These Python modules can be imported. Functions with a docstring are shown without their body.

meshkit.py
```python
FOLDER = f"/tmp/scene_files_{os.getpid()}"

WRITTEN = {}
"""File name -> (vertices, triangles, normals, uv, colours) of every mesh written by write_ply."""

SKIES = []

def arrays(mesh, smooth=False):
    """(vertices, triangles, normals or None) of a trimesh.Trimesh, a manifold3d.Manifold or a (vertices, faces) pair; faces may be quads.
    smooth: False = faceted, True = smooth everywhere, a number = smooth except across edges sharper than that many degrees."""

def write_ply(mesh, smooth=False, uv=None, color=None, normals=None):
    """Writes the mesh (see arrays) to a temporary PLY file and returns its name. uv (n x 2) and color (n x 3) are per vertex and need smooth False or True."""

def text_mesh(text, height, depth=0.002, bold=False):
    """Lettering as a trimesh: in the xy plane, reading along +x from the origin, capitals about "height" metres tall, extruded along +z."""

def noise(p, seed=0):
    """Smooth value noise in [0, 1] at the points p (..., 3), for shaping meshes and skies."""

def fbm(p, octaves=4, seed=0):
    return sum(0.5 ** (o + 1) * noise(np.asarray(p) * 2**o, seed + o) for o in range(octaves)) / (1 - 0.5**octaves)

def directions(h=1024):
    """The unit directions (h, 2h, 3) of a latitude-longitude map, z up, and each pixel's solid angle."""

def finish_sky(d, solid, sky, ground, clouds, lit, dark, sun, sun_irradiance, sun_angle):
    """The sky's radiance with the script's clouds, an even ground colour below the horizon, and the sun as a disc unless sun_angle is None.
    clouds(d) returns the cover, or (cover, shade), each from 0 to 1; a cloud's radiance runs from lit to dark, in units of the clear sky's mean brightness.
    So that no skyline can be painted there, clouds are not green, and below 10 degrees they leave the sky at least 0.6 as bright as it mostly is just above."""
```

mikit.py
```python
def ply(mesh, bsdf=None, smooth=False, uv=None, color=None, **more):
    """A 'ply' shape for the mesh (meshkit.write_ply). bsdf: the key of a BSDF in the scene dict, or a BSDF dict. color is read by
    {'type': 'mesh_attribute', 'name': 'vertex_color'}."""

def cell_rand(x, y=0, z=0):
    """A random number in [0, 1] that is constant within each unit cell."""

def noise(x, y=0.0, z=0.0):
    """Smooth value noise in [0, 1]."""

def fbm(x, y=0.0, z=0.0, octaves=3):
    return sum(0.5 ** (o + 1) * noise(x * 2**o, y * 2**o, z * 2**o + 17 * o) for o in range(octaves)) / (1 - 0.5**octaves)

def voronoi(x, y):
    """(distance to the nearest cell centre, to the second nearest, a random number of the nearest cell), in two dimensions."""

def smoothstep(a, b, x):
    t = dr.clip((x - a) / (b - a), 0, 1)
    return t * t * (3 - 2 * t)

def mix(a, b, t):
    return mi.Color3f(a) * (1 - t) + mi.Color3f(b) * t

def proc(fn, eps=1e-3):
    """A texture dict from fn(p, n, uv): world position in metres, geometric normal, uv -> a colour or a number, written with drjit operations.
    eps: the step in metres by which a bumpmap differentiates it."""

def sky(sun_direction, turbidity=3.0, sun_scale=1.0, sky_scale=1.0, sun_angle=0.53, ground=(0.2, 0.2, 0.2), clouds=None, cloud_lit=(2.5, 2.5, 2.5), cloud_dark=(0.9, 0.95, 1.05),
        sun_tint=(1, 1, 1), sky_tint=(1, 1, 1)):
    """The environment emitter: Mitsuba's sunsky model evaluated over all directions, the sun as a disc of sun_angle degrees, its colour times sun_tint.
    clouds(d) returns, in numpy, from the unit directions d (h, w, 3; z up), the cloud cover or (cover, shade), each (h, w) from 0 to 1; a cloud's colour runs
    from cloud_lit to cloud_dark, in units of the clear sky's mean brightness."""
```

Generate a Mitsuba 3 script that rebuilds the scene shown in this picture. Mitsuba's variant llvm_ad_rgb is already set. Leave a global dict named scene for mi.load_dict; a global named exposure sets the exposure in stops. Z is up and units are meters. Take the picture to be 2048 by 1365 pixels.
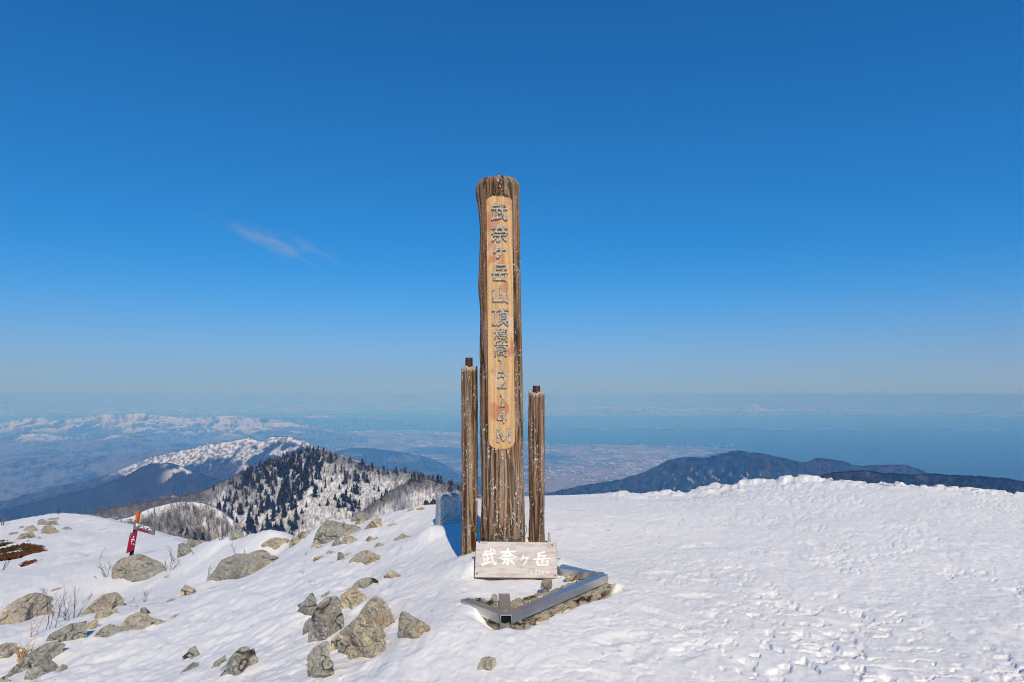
import math, random
import numpy as np, trimesh, shapely
from shapely import affinity
from scipy.interpolate import RBFInterpolator, PchipInterpolator
import drjit as dr, mitsuba as mi, mikit, meshkit

T = mi.ScalarTransform4f
scene, labels = {}, {}
random.seed(7)
RNG = np.random.default_rng(7)

# ------------------------------------------------------------------ camera, sky, haze, exposure
FOCAL, LEVEL, EYE = 1365.0, 790.0, 1.17        # pixels of a 2048 wide frame; the row of eye level; metres above the summit snow
PITCH = math.atan((LEVEL - 682.5) / FOCAL)
CP, SP = math.cos(PITCH), math.sin(PITCH)
exposure = 1.35
scene['camera'] = {'type': 'perspective', 'fov': 2 * math.degrees(math.atan(1024 / FOCAL)), 'fov_axis': 'x', 'near_clip': 0.1, 'far_clip': 4e5,
                   'to_world': T().look_at([0, 0, EYE], [0, CP, EYE + SP], [0, 0, 1]), 'medium': {'type': 'ref', 'id': 'haze_air'}}
SUN = (0.155, -0.765, 0.60)


def thin_cloud(d):
    el = np.degrees(np.arcsin(np.clip(d[..., 2], -1, 1)))
    az = np.degrees(np.arctan2(d[..., 0], d[..., 1]))
    veil = 0.60 * np.exp(-(np.maximum(el, 0) / 6.0) ** 2)
    a, e = (az + 19.0), (el - 11.9) + 0.27 * (az + 19.0)
    streak = meshkit.fbm(np.stack([a * 0.7 + e * 1.2, e * 2.5, a * 0], -1), 3, 5)
    wisp = 0.34 * np.exp(-(a / 3.6) ** 2) * np.exp(-(e / (0.42 + 0.07 * np.clip(a + 4, 0, 9))) ** 2) * np.clip(streak * 2.4 - 0.6, 0, 1)
    return np.clip(np.maximum(veil, wisp), 0, 1)


scene['sky'] = mikit.sky(SUN, turbidity=2.2, sky_tint=(0.15, 0.70, 1.12), ground=(0.06, 0.09, 0.13), sky_scale=1.28, clouds=thin_cloud, cloud_lit=(2.05, 2.03, 2.10), cloud_dark=(1.2, 1.4, 1.5), sun_tint=(0.97, 1.0, 1.0))
scene['haze_air'] = {'type': 'homogeneous', 'albedo': {'type': 'rgb', 'value': [0.61, 0.87, 1.0]}, 'phase': {'type': 'rayleigh'}, 'sigma_t': {'type': 'rgb', 'value': [3.2e-5, 7.0e-5, 1.4e-4]}}
HAZE_TOP, HAZE_BOTTOM, HAZE_HALF = 14.0, -1760.0, 96000.0
scene['haze'] = {'type': 'cube', 'to_world': T().translate([0, 0, (HAZE_TOP + HAZE_BOTTOM) / 2]).scale([HAZE_HALF, HAZE_HALF, (HAZE_TOP - HAZE_BOTTOM) / 2]),
                 'bsdf': {'type': 'null'}, 'interior': {'type': 'ref', 'id': 'haze_air'}}
labels['haze'] = {'label': 'blue winter haze lying over the valleys and the lake', 'category': 'haze', 'kind': 'stuff'}


# ------------------------------------------------------------------ helpers
def ray(u, v):
    a, b = np.asarray(u, float) - 1024.0, -(np.asarray(v, float) - 682.5)
    return np.stack(np.broadcast_arrays(a, FOCAL * CP - b * SP, FOCAL * SP + b * CP), -1)


def at(u, v, y):
    """The point of the place that is seen at (u, v) when it stands y metres ahead."""
    d = ray(u, v)
    return np.array([0, 0, EYE]) + d * (np.asarray(y, float) / d[..., 1])[..., None]


def smooth(a, b, x):
    t = np.clip((np.asarray(x, float) - a) / (b - a), 0, 1)
    return t * t * (3 - 2 * t)


def N(x, y, z=0.0, s=0):
    return meshkit.noise(np.stack(np.broadcast_arrays(np.asarray(x, float), y, z), -1), s)


def FB(x, y, z=0.0, o=4, s=0):
    return meshkit.fbm(np.stack(np.broadcast_arrays(np.asarray(x, float), y, z), -1), o, s)


def numbered(name):
    key, i = name, 0
    while key in scene or key in labels or any(k.startswith(key + '__') for k in scene):
        i += 1
        key = f'{name}_{i:03d}'
    return key


def tag(key, label, cat, group=None, kind=None):
    labels[key] = {'label': label, 'category': cat}
    if group:
        labels[key]['group'] = group
    if kind:
        labels[key]['kind'] = kind


def put(key, mesh, bsdf, sm=False, **k):
    scene[key] = mikit.ply(mesh, bsdf, sm, **k)
    return key


def grid_faces(n, m, wrap=False):
    """Faces of an n x m grid of vertices; wrap joins the last column to the first."""
    i, j = np.meshgrid(np.arange(n - 1), np.arange(m if wrap else m - 1), indexing='ij')
    a, b, c, d = i * m + j, i * m + (j + 1) % m, (i + 1) * m + (j + 1) % m, (i + 1) * m + j
    return np.vstack([np.stack([a, b, c], -1).reshape(-1, 3), np.stack([a, c, d], -1).reshape(-1, 3)])


def join(parts):
    vs, fs, n = [], [], 0
    for v, f in parts:
        vs.append(v); fs.append(np.asarray(f) + n); n += len(v)
    return np.vstack(vs), np.vstack(fs)


def tube(points, radii, sides=6):
    p = np.asarray(points, float)
    t = np.gradient(p, axis=0); t /= np.linalg.norm(t, axis=1, keepdims=True) + 1e-12
    a = np.cross(t, np.where(np.abs(t[:, 2:]) < 0.9, [0, 0, 1.0], [1.0, 0, 0])); a /= np.linalg.norm(a, axis=1, keepdims=True) + 1e-12
    b, ang = np.cross(t, a), np.arange(sides) * 2 * np.pi / sides
    v = p[:, None] + np.broadcast_to(radii, (len(p),))[:, None, None] * (np.cos(ang)[None, :, None] * a[:, None] + np.sin(ang)[None, :, None] * b[:, None])
    f = grid_faces(len(p), sides, True)
    n = len(p) * sides
    v = np.vstack([v.reshape(-1, 3), p[:1], p[-1:]])
    k = np.arange(sides)
    caps = np.vstack([np.stack([k, np.full(sides, n), (k + 1) % sides], -1), np.stack([(k + 1) % sides + (len(p) - 1) * sides, np.full(sides, n + 1), k + (len(p) - 1) * sides], -1)])
    return v, np.vstack([f, caps])


def box(sx, sy, sz, bevel=0.0):
    """A box centred on the origin with chamfered edges."""
    if not bevel:
        m = trimesh.creation.box([sx, sy, sz])
        return np.array(m.vertices), np.array(m.faces)
    h = np.array([sx, sy, sz]) / 2
    pts = [np.array(s) * (h - bevel * (1 - np.eye(3)[k])) for s in np.array(np.meshgrid([-1, 1], [-1, 1], [-1, 1])).T.reshape(-1, 3) for k in range(3)]
    m = trimesh.convex.convex_hull(np.array(pts))
    return np.array(m.vertices), np.array(m.faces)


def frame(o, x, y, z):
    m = np.eye(4); m[:3, 0], m[:3, 1], m[:3, 2], m[:3, 3] = x, y, z, o
    return m


def moved(vf, m):
    v, f = vf
    return v @ m[:3, :3].T + m[:3, 3], f


def unit(a):
    a = np.asarray(a, float)
    return a / np.linalg.norm(a)


# ------------------------------------------------------------------ materials
def rgb(*c):
    return {'type': 'rgb', 'value': list(c)}


VCOL = {'type': 'mesh_attribute', 'name': 'vertex_color'}
scene['painted_ground'] = {'type': 'twosided', 'bsdf': {'type': 'diffuse', 'reflectance': VCOL}}
scene['snow_cover'] = {'type': 'bumpmap', 'arbitrary': mikit.proc(lambda p, n, uv: mikit.fbm(p.x * 38, p.y * 30, p.z * 38, 3), eps=0.005), 'scale': 0.0065,
                       'bsdf': {'type': 'diffuse', 'reflectance': VCOL}}


def rock_colour(p, n, uv):
    q = p.x * 0.55 + p.y * 0.25 - p.z * 0.8
    big = mikit.fbm(p.x * 3.1 + uv.y * 37, p.y * 3.1, p.z * 3.1, 3)
    strata = mikit.noise(q * 55, (p.x + p.z) * 6, p.y * 9)
    speck = mikit.noise(p.x * 85, p.y * 85, p.z * 85)
    fine = mikit.fbm(p.x * 24 + 5, p.y * 24, p.z * 24, 3)
    warm, cold = mi.Color3f(0.51, 0.435, 0.315), mi.Color3f(0.27, 0.28, 0.275)
    c = mikit.mix(cold, warm, dr.clip(uv.x * 0.95 - 0.08 + (big - 0.5) * 1.1, 0, 1))
    c = c * (0.62 + 0.75 * fine) * (0.82 + 0.36 * strata)
    c = mikit.mix(c, mi.Color3f(0.50, 0.48, 0.41), mikit.smoothstep(0.60, 0.78, speck) * 0.55)
    c = mikit.mix(c, mi.Color3f(0.055, 0.052, 0.047), mikit.smoothstep(0.62, 0.80, mikit.noise(p.x * 58 + 9, p.y * 58, p.z * 58)) * 0.4)
    line = (mikit.fbm(p.x * 4.2 + uv.y * 17, p.y * 4.2, p.z * 4.2, 3) - 0.5) / 0.016
    c = c * (1 - 0.85 * dr.exp(-line * line) * mikit.smoothstep(0.4, 0.55, mikit.noise(p.x * 5 + 3, p.y * 5, p.z * 5)))
    rust = mikit.smoothstep(0.56, 0.70, mikit.fbm(p.x * 6.5 + 31 + uv.y * 11, p.y * 6.5, p.z * 6.5, 3)) * dr.clip(uv.x * 1.3, 0, 1)
    return mikit.mix(c, mi.Color3f(0.27, 0.155, 0.07), rust * 0.55)


scene['rock_face'] = {'type': 'bumpmap', 'arbitrary': mikit.proc(lambda p, n, uv: mikit.fbm(p.x * 34, p.y * 34, p.z * 34, 3), eps=0.004), 'scale': 0.02,
                      'bsdf': {'type': 'twosided', 'bsdf': {'type': 'diffuse', 'reflectance': mikit.proc(rock_colour)}}}


def panel_wood(p, n, uv):
    w = mikit.fbm(p.x * 9, p.z * 1.1, 3.0, 3)
    ring = dr.sin((p.x * 190 + w * 26 + mikit.noise(p.x * 300, p.z * 4) * 1.2))
    c = mikit.mix(mi.Color3f(0.62, 0.405, 0.205), mi.Color3f(0.42, 0.23, 0.095), dr.clip(0.5 + 0.5 * ring, 0, 1) * 0.55 + 0.25 * (w - 0.3))
    stain = mikit.smoothstep(0.60, 0.74, mikit.fbm(p.x * 15 + 3, p.z * 7.5, 1.0, 3))
    c = mikit.mix(c, mi.Color3f(0.36, 0.105, 0.055), stain * 0.6)
    pale = mikit.smoothstep(0.60, 0.8, mikit.fbm(p.x * 10 + 13, p.z * 6.0, 7.0, 3))
    return mikit.mix(c, mi.Color3f(0.62, 0.50, 0.40), pale * 0.5)


scene['panel_wood'] = {'type': 'principled', 'base_color': mikit.proc(panel_wood), 'roughness': 0.5, 'specular': 0.35}


def plaque_wood(p, n, uv):
    g = mikit.fbm(p.x * 7, p.y * 14, p.z * 48, 4)
    wear = mikit.smoothstep(0.50, 0.68, mikit.fbm(p.x * 16 + 7, p.y * 40, p.z * 70, 3))
    c = mikit.mix(mi.Color3f(0.66, 0.62, 0.605), mi.Color3f(0.52, 0.465, 0.45), g)
    return mikit.mix(c, mi.Color3f(0.33, 0.26, 0.24), wear * 0.42)


scene['plaque_wood'] = {'type': 'diffuse', 'reflectance': mikit.proc(plaque_wood)}
scene['plaque_white'] = {'type': 'diffuse', 'reflectance': rgb(0.86, 0.855, 0.84)}
scene['plaque_edge'] = {'type': 'diffuse', 'reflectance': rgb(0.16, 0.105, 0.085)}


def cast_letter(p, n, uv):
    s = mikit.noise(p.x * 110, p.y * 110, p.z * 110)
    c = mikit.mix(mi.Color3f(0.40, 0.37, 0.32), mi.Color3f(0.20, 0.18, 0.15), mikit.smoothstep(0.45, 0.7, s))
    return mikit.mix(c, mi.Color3f(0.72, 0.70, 0.66), mikit.smoothstep(0.52, 0.62, mikit.noise(p.x * 130 + 9, p.y * 130, p.z * 130)) * 0.45)


scene['cast_letter'] = {'type': 'diffuse', 'reflectance': mikit.proc(cast_letter)}
scene['galvanised'] = {'type': 'twosided', 'bsdf': {'type': 'principled', 'base_color': mikit.proc(lambda p, n, uv: mikit.mix(mi.Color3f(0.56, 0.565, 0.57), mi.Color3f(0.40, 0.40, 0.41), mikit.fbm(p.x * 14, p.y * 14, p.z * 30, 3))), 'metallic': 0.8, 'roughness': 0.3}}
scene['pipe_rust'] = {'type': 'principled', 'base_color': mikit.proc(lambda p, n, uv: mikit.mix(mi.Color3f(0.085, 0.04, 0.033), mi.Color3f(0.035, 0.022, 0.02), mikit.fbm(p.x * 60, p.y * 60, p.z * 60, 3))), 'metallic': 0.2, 'roughness': 0.5}


def granite(p, n, uv):
    s = mikit.noise(p.x * 120, p.y * 120, p.z * 120)
    c = mikit.mix(mi.Color3f(0.50, 0.50, 0.49), mi.Color3f(0.60, 0.59, 0.57), mikit.fbm(p.x * 15, p.y * 15, p.z * 15, 3))
    c = mikit.mix(c, mi.Color3f(0.12, 0.12, 0.12), mikit.smoothstep(0.60, 0.72, s) * 0.7)
    return mikit.mix(c, mi.Color3f(0.66, 0.65, 0.63), mikit.smoothstep(0.62, 0.74, mikit.noise(p.x * 95 + 5, p.y * 95, p.z * 95)) * 0.7)


scene['granite'] = {'type': 'diffuse', 'reflectance': mikit.proc(granite)}


def rubble(p, n, uv):
    c = mikit.mix(mi.Color3f(0.44, 0.40, 0.32), mi.Color3f(0.22, 0.195, 0.15), mikit.fbm(p.x * 30, p.y * 30, p.z * 30, 3))
    return mikit.mix(c, mi.Color3f(0.05, 0.04, 0.03), mikit.smoothstep(0.55, 0.7, mikit.fbm(p.x * 17 + 3, p.y * 17, p.z * 22, 3)))


scene['rubble'] = {'type': 'twosided', 'bsdf': {'type': 'diffuse', 'reflectance': mikit.proc(rubble)}}
for _n, _c in dict(conifer_needles=(0.020, 0.023, 0.020), bare_bark=(0.155, 0.135, 0.125), twig=(0.085, 0.062, 0.055), straw=(0.44, 0.30, 0.155), green_plastic=(0.05, 0.16, 0.10), sign_red=(0.25, 0.018, 0.042), sign_orange=(0.62, 0.115, 0.03),
                   sign_grey=(0.16, 0.155, 0.165), sign_dark=(0.04, 0.036, 0.036), rime=(0.82, 0.83, 0.85), heath_twigs=(0.115, 0.045, 0.022), dark_stone=(0.05, 0.052, 0.055)).items():
    scene[_n] = {'type': 'twosided', 'bsdf': {'type': 'diffuse', 'reflectance': rgb(*_c)}}

# ------------------------------------------------------------------ the summit snow: one sheet through surveyed points
CREST = [(2300, 1004, 9.3), (2048, 991, 9.5), (1950, 984, 9.6), (1870, 976, 9.8), (1780, 972, 10.0), (1700, 970, 10.2), (1640, 960, 10.4), (1590, 957, 10.4), (1500, 966, 10.6), (1420, 974, 10.6), (1395, 985, 10.2),
         (1220, 987, 9.7), (1100, 993, 9.0), (1000, 1001, 8.5), (905, 1006, 8.0), (860, 1013, 7.9), (800, 1023, 8.0), (740, 1035, 8.3), (640, 1048, 9.0), (540, 1060, 10.0), (440, 1073, 11.5), (378, 1088, 13.5),
         (335, 1073, 21.0), (290, 1062, 26.0), (240, 1048, 31.0), (200, 1035, 35.0), (160, 1028, 38.0), (110, 1027, 40.0), (60, 1035, 42.0), (0, 1051, 44.0), (-150, 1090, 47.0), (-300, 1130, 48.0)]
FIELD = [(1010, 1252, 3.5), (935, 1196, 3.95), (1215, 1166, 4.3), (860, 1250, 3.6), (740, 1310, 3.6), (640, 1340, 3.5), (480, 1350, 3.9), (300, 1365, 4.3), (100, 1365, 4.8), (0, 1365, 5.1), (0, 1242, 7.0), (130, 1218, 7.4),
         (250, 1250, 6.0), (380, 1190, 8.0), (330, 1290, 5.2), (490, 1155, 8.3), (560, 1100, 9.3), (690, 1105, 6.8), (690, 1160, 5.6), (800, 1080, 6.6), (800, 1150, 5.0), (870, 1130, 5.0), (895, 1058, 6.3), (280, 1167, 11.3),
         (265, 1112, 14.2), (100, 1172, 12.0), (0, 1185, 12.0), (40, 1122, 20.0), (200, 1090, 22.0), (0, 1085, 26.0), (150, 1052, 32.0), (330, 1100, 15.0), (300, 1080, 20.0), (420, 1122, 10.5)]
c_pts, f_pts = np.array([at(*p) for p in CREST]), np.array([at(*p) for p in FIELD])
EXTRA = np.array([(0.9, 2.9, -0.03), (2.6, 3.0, -0.02), (1.2, 6.0, -0.06), (3.2, 6.2, -0.02), (2.0, 1.6, -0.02), (0.2, 1.5, -0.08), (5.5, 6.5, -0.05), (2.3, 8.2, -0.09), (4.6, 8.6, -0.04), (0.5, 5.2, -0.03), (-0.1, 4.9, 0.03),
                  (0, -10, 0.2), (12, -6, -0.2), (-4, 0, -1.0), (-12, -8, -2.6), (-28, 8, -6.0), (-9, 5, -2.0), (9, 3, -0.1)])
ctrl = np.vstack([c_pts, f_pts, EXTRA])
rbf = RBFInterpolator(ctrl[:, :2], ctrl[:, 2], kernel='thin_plate_spline', smoothing=0.002)
OUTLINE = np.vstack([c_pts[:, :2], [(-46, 12), (-32, -13), (26, -13), (17, 2)]])
outline_poly = shapely.Polygon(OUTLINE)


def edge_distance(x, y):
    """Distance to the outline of the summit and the nearest point on it."""
    p = np.stack([x, y], -1)
    best, near = np.full(len(p), 1e9), p.copy()
    for a, b in zip(OUTLINE, np.roll(OUTLINE, -1, 0)):
        t = np.clip(((p - a) @ (b - a)) / ((b - a) @ (b - a)), 0, 1)[:, None]
        q = a + t * (b - a)
        d = np.hypot(*(p - q).T)
        m = d < best
        best[m], near[m] = d[m], q[m]
    return best, near


FR, RR, LR, BR = np.array([-0.03, 3.60]), np.array([0.60, 4.36]), np.array([-0.27, 3.86]), np.array([0.345, 4.68])   # the corners of the steel frame, in plan


def seg(x, y, a, b):
    d = b - a; L = np.hypot(*d); d = d / L
    s = (x - a[0]) * d[0] + (y - a[1]) * d[1]
    return s / L, (x - a[0]) * -d[1] + (y - a[1]) * d[0]          # along (0..1), metres to the left of a -> b


def ground_base(x, y):
    x, y = np.atleast_1d(np.asarray(x, float)), np.atleast_1d(np.asarray(y, float))
    inside = shapely.contains_xy(outline_poly, x, y)
    e, near = edge_distance(x, y)
    out = ~inside
    q = np.stack([x, y], -1)
    q[out] = near[out]
    z = np.concatenate([rbf(q[i:i + 60000]) for i in range(0, len(q), 60000)])
    far = smooth(14, 30, np.hypot(near[:, 0], near[:, 1]))
    e = np.where(out, e, 0)
    z = z - out * (0.95 * e * e / (e + 0.35 + 1.3 * far))
    z = z + 0.30 * smooth(120, 500, e) * e * 0
    return z, np.where(inside, edge_distance(x, y)[0], -e)


def snow_relief(x, y, inner):
    left = smooth(0.15, -0.9, x + 0.09 * y)                     # 1 on the smooth western slope
    knoll = smooth(12, 17, y) * smooth(-1.0, -3.0, x)
    dist = np.hypot(x, y)
    z = 0.085 * (FB(x * 0.55, y * 0.55, 0, 3, 3) - 0.5)
    wind = FB(x * 1.3 + y * 1.05, (y * 0.75 - x * 0.85) * 3.0, 0, 4, 11) - 0.5
    z += left * (1 - knoll) * (0.034 * wind + 0.022 * (FB(x * 6.5, y * 6.5, 0, 3, 17) - 0.5))
    z += left * 0.045 * (FB(x * 2.6, y * 2.6, 0, 3, 15) - 0.5) + left * (1 - knoll) * 0.026 * (FB(x * 13, y * 13, 0, 3, 16) - 0.5)
    rough = 1 - 0.85 * left
    z += rough * 0.018 * (FB(x * 2.1, y * 2.1, 0, 3, 21) - 0.5)
    lump = FB(x * 5.5, y * 4.6, 0, 3, 23)
    z += rough * 0.003 * (0.25 - np.abs(lump - 0.5) * 2) * (0.35 + 0.9 * N(x * 0.8, y * 0.8, 0, 4))
    z += rough * 0.011 * (FB(x * 17, y * 10, 0, 3, 24) - 0.5)
    zone = smooth(0.34, 0.62, FB(x * 0.75, y * 0.75, 0, 2, 27))
    pit = smooth(0.63, 0.72, FB(x * 15, y * 11, 0, 3, 31))
    side = smooth(0.05, 0.42, x / np.maximum(y, 0.5))
    z -= rough * 0.015 * pit * (0.25 + 0.75 * zone) * (0.15 + 0.85 * side)
    crease = FB(x * 6.5 + 3, y * 9.5, 0, 3, 35)
    z -= rough * 0.011 * np.exp(-((crease - 0.5) / 0.030) ** 2) * smooth(0.50, 0.64, N(x * 2.6, y * 2.6, 0, 36)) * (0.3 + 0.7 * side)
    z -= left * (1 - knoll) * 0.010 * smooth(0.62, 0.8, N(x * 9, y * 9, 0, 33)) * smooth(0.45, 0.7, N(x * 1.3, y * 1.3, 0, 34))
    # broken, trodden snow along the eastern rim
    rim = smooth(1.7, 0.25, inner) * smooth(0.6, 2.0, x) * smooth(6.0, 7.5, y)
    clod = FB(x * 3.3, y * 3.3, 0, 4, 41)
    z += rim * (0.038 * (smooth(0.44, 0.58, clod) - 0.5) + 0.040 * (smooth(0.40, 0.62, FB(x * 8.5, y * 8.5, 0, 3, 43)) - 0.5) * smooth(0.35, 0.6, clod) + 0.015)
    # a trodden track over the far knoll
    tx = np.interp(y, [14, 20, 26, 32, 38, 42], [-9.0, -12.6, -15.8, -18.8, -22.6, -26.0]) + 0.6 * np.sin(y * 0.5)
    track = np.exp(-((x - tx) / 1.5) ** 2) * smooth(13, 18, y)
    z += track * 0.28 * (FB(x * 1.9, y * 1.3, 0, 3, 51) - 0.62) + knoll * 0.10 * (FB(x * 0.9, y * 0.9, 0, 3, 53) - 0.5)
    # boot prints
    for bx, by, an, dp in BOOTS:
        m = (np.abs(x - bx) < 0.4) & (np.abs(y - by) < 0.4)
        if m.any():
            c, s = math.cos(an), math.sin(an)
            a, b = (x[m] - bx) * c + (y[m] - by) * s, -(x[m] - bx) * s + (y[m] - by) * c
            r = np.sqrt((a / 0.055) ** 2 + (b / 0.14) ** 2)
            z[m] += dp * (-np.exp(-r ** 4) + 0.12 * np.exp(-((r - 1.35) / 0.3) ** 2))
    # around the monument: bare trench before the long rail, snow heaped inside the frame
    s, d = seg(x, y, FR, RR)
    along = smooth(-0.06, 0.04, s) * smooth(1.06, 0.97, s)
    edge = 0.03 * (FB(x * 9, y * 9, 0, 3, 61) - 0.5)
    z -= 0.085 * along * smooth(-0.17 - edge * 2, -0.035, d) * smooth(0.10 + edge, 0.02, d)
    s2, d2 = seg(x, y, LR, FR)
    al2 = smooth(0.30, 0.75, s2) * smooth(1.15, 0.97, s2)
    z -= 0.075 * al2 * smooth(-0.13 - edge, -0.02, d2) * smooth(0.09, 0.01, d2)
    z += 0.012 * smooth(0.6, 0.0, s2) * smooth(-0.2, -0.05, d2) * smooth(0.1, 0.0, d2)
    s3, d3 = seg(x, y, RR, BR)
    z -= 0.05 * smooth(-0.05, 0.05, s3) * smooth(0.85, 0.5, s3) * smooth(-0.12, 0.0, d3) * smooth(0.16, 0.05, d3)
    flat = smooth(0.50, 0.30, np.hypot((x - 0.02) / 1.1, y - 4.25)) * smooth(4.56, 4.46, y)
    z = np.where(flat > 0, z, z)
    core = smooth(0.50, 0.22, np.hypot((x + 0.02) / 1.2, y - 4.86))
    z += 0.055 * core * (0.6 + 0.8 * FB(x * 6, y * 6, 0, 3, 71)) 
    z += 0.035 * np.exp(-(((x + 0.255) / 0.07) ** 2 + ((y - 4.58) / 0.10) ** 2))
    z += 0.10 * np.exp(-(((x - 0.115) / 0.06) ** 2 + ((y - 4.90) / 0.1) ** 2))
    z += 0.07 * np.exp(-(((x + 0.72) / 0.13) ** 2 + ((y - 6.15) / 0.2) ** 2))
    return z


BOOTS = []
for _i in range(90):
    _y = random.uniform(2.4, 9.5)
    BOOTS.append((random.uniform(0.25, 0.78 * _y), _y, random.uniform(0, 6.28), random.uniform(0.004, 0.011)))
for _i in range(18):
    _y = 3.0 + 0.17 * _i
    BOOTS.append((-0.45 - 0.05 * _i + (0.1 if _i % 2 else -0.1), _y, 0.2, 0.010))
BOOTS = [b for b in BOOTS if not (-0.45 < b[0] < 0.75 and 3.45 < b[1] < 5.1)]


def ground(x, y):
    x, y = np.atleast_1d(np.asarray(x, float)), np.atleast_1d(np.asarray(y, float))
    z, inner = ground_base(x, y)
    z = z + snow_relief(x, y, inner)
    # settled snow before the plaque
    w = smooth(0.42, 0.24, np.hypot((x - 0.0) / 1.0, y - 4.28)) * smooth(4.58, 4.48, y) * smooth(0.075, 0.16, seg(x, y, FR, RR)[1]) * smooth(0.05, 0.12, seg(x, y, LR, FR)[1])
    return z * (1 - w) + w * (-0.012 + 0.02 * (FB(x * 9, y * 9, 0, 3, 91) - 0.5))


def on_ground(u, v):
    """Where the sight line of (u, v) first meets the summit snow."""
    d = ray(u, v); d = d / d[1]
    ys = np.geomspace(1.8, 48, 900)
    p = np.array([0, 0, EYE]) + ys[:, None] * d
    below = p[:, 2] < ground_base(p[:, 0], p[:, 1])[0]
    return p[np.argmax(below)] if below.any() else None


ta = np.tan(np.radians(np.linspace(-41, 41, 1000)))
ta = np.linspace(ta[0], ta[-1], 1000)
az = np.arctan(ta)
rows = np.concatenate([1 / np.linspace(1 / 1.7, 1 / 12.5, 540), np.geomspace(12.5, 62, 125)[1:], np.geomspace(62, 190, 12)[1:]])
A, R = np.meshgrid(az, rows)
gx, gy = (R * np.sin(A) / np.cos(A) * np.cos(A)).ravel(), (R * np.cos(A)).ravel()
gz = ground(gx, gy)
near_mesh = (np.stack([gx, gy, gz], -1), grid_faces(len(rows), 1000))
az2, rows2 = np.linspace(az[-1] - 0.02, 2 * math.pi + az[0] + 0.02, 110), np.geomspace(1.7, 190, 60)
A, R = np.meshgrid(az2, rows2)
hx, hy = (R * np.sin(A)).ravel(), (R * np.cos(A)).ravel()
far_mesh = (np.stack([hx, hy, ground(hx, hy) - 0.03], -1), grid_faces(60, 110))
az3 = np.linspace(-math.pi, math.pi, 60)
A, R = np.meshgrid(az3, np.linspace(0.02, 1.72, 12))
kx, ky = (R * np.sin(A)).ravel(), (R * np.cos(A)).ravel()
foot_mesh = (np.stack([kx, ky, ground(kx, ky) - 0.006], -1), grid_faces(12, 60))
gv, gf = join([near_mesh, far_mesh, foot_mesh])
tint = FB(gv[:, 0] * 1.2, gv[:, 1] * 1.2, 0, 3, 81)[:, None]
gcol = np.array([0.865, 0.875, 0.885]) * (0.955 + 0.06 * tint)
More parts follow.
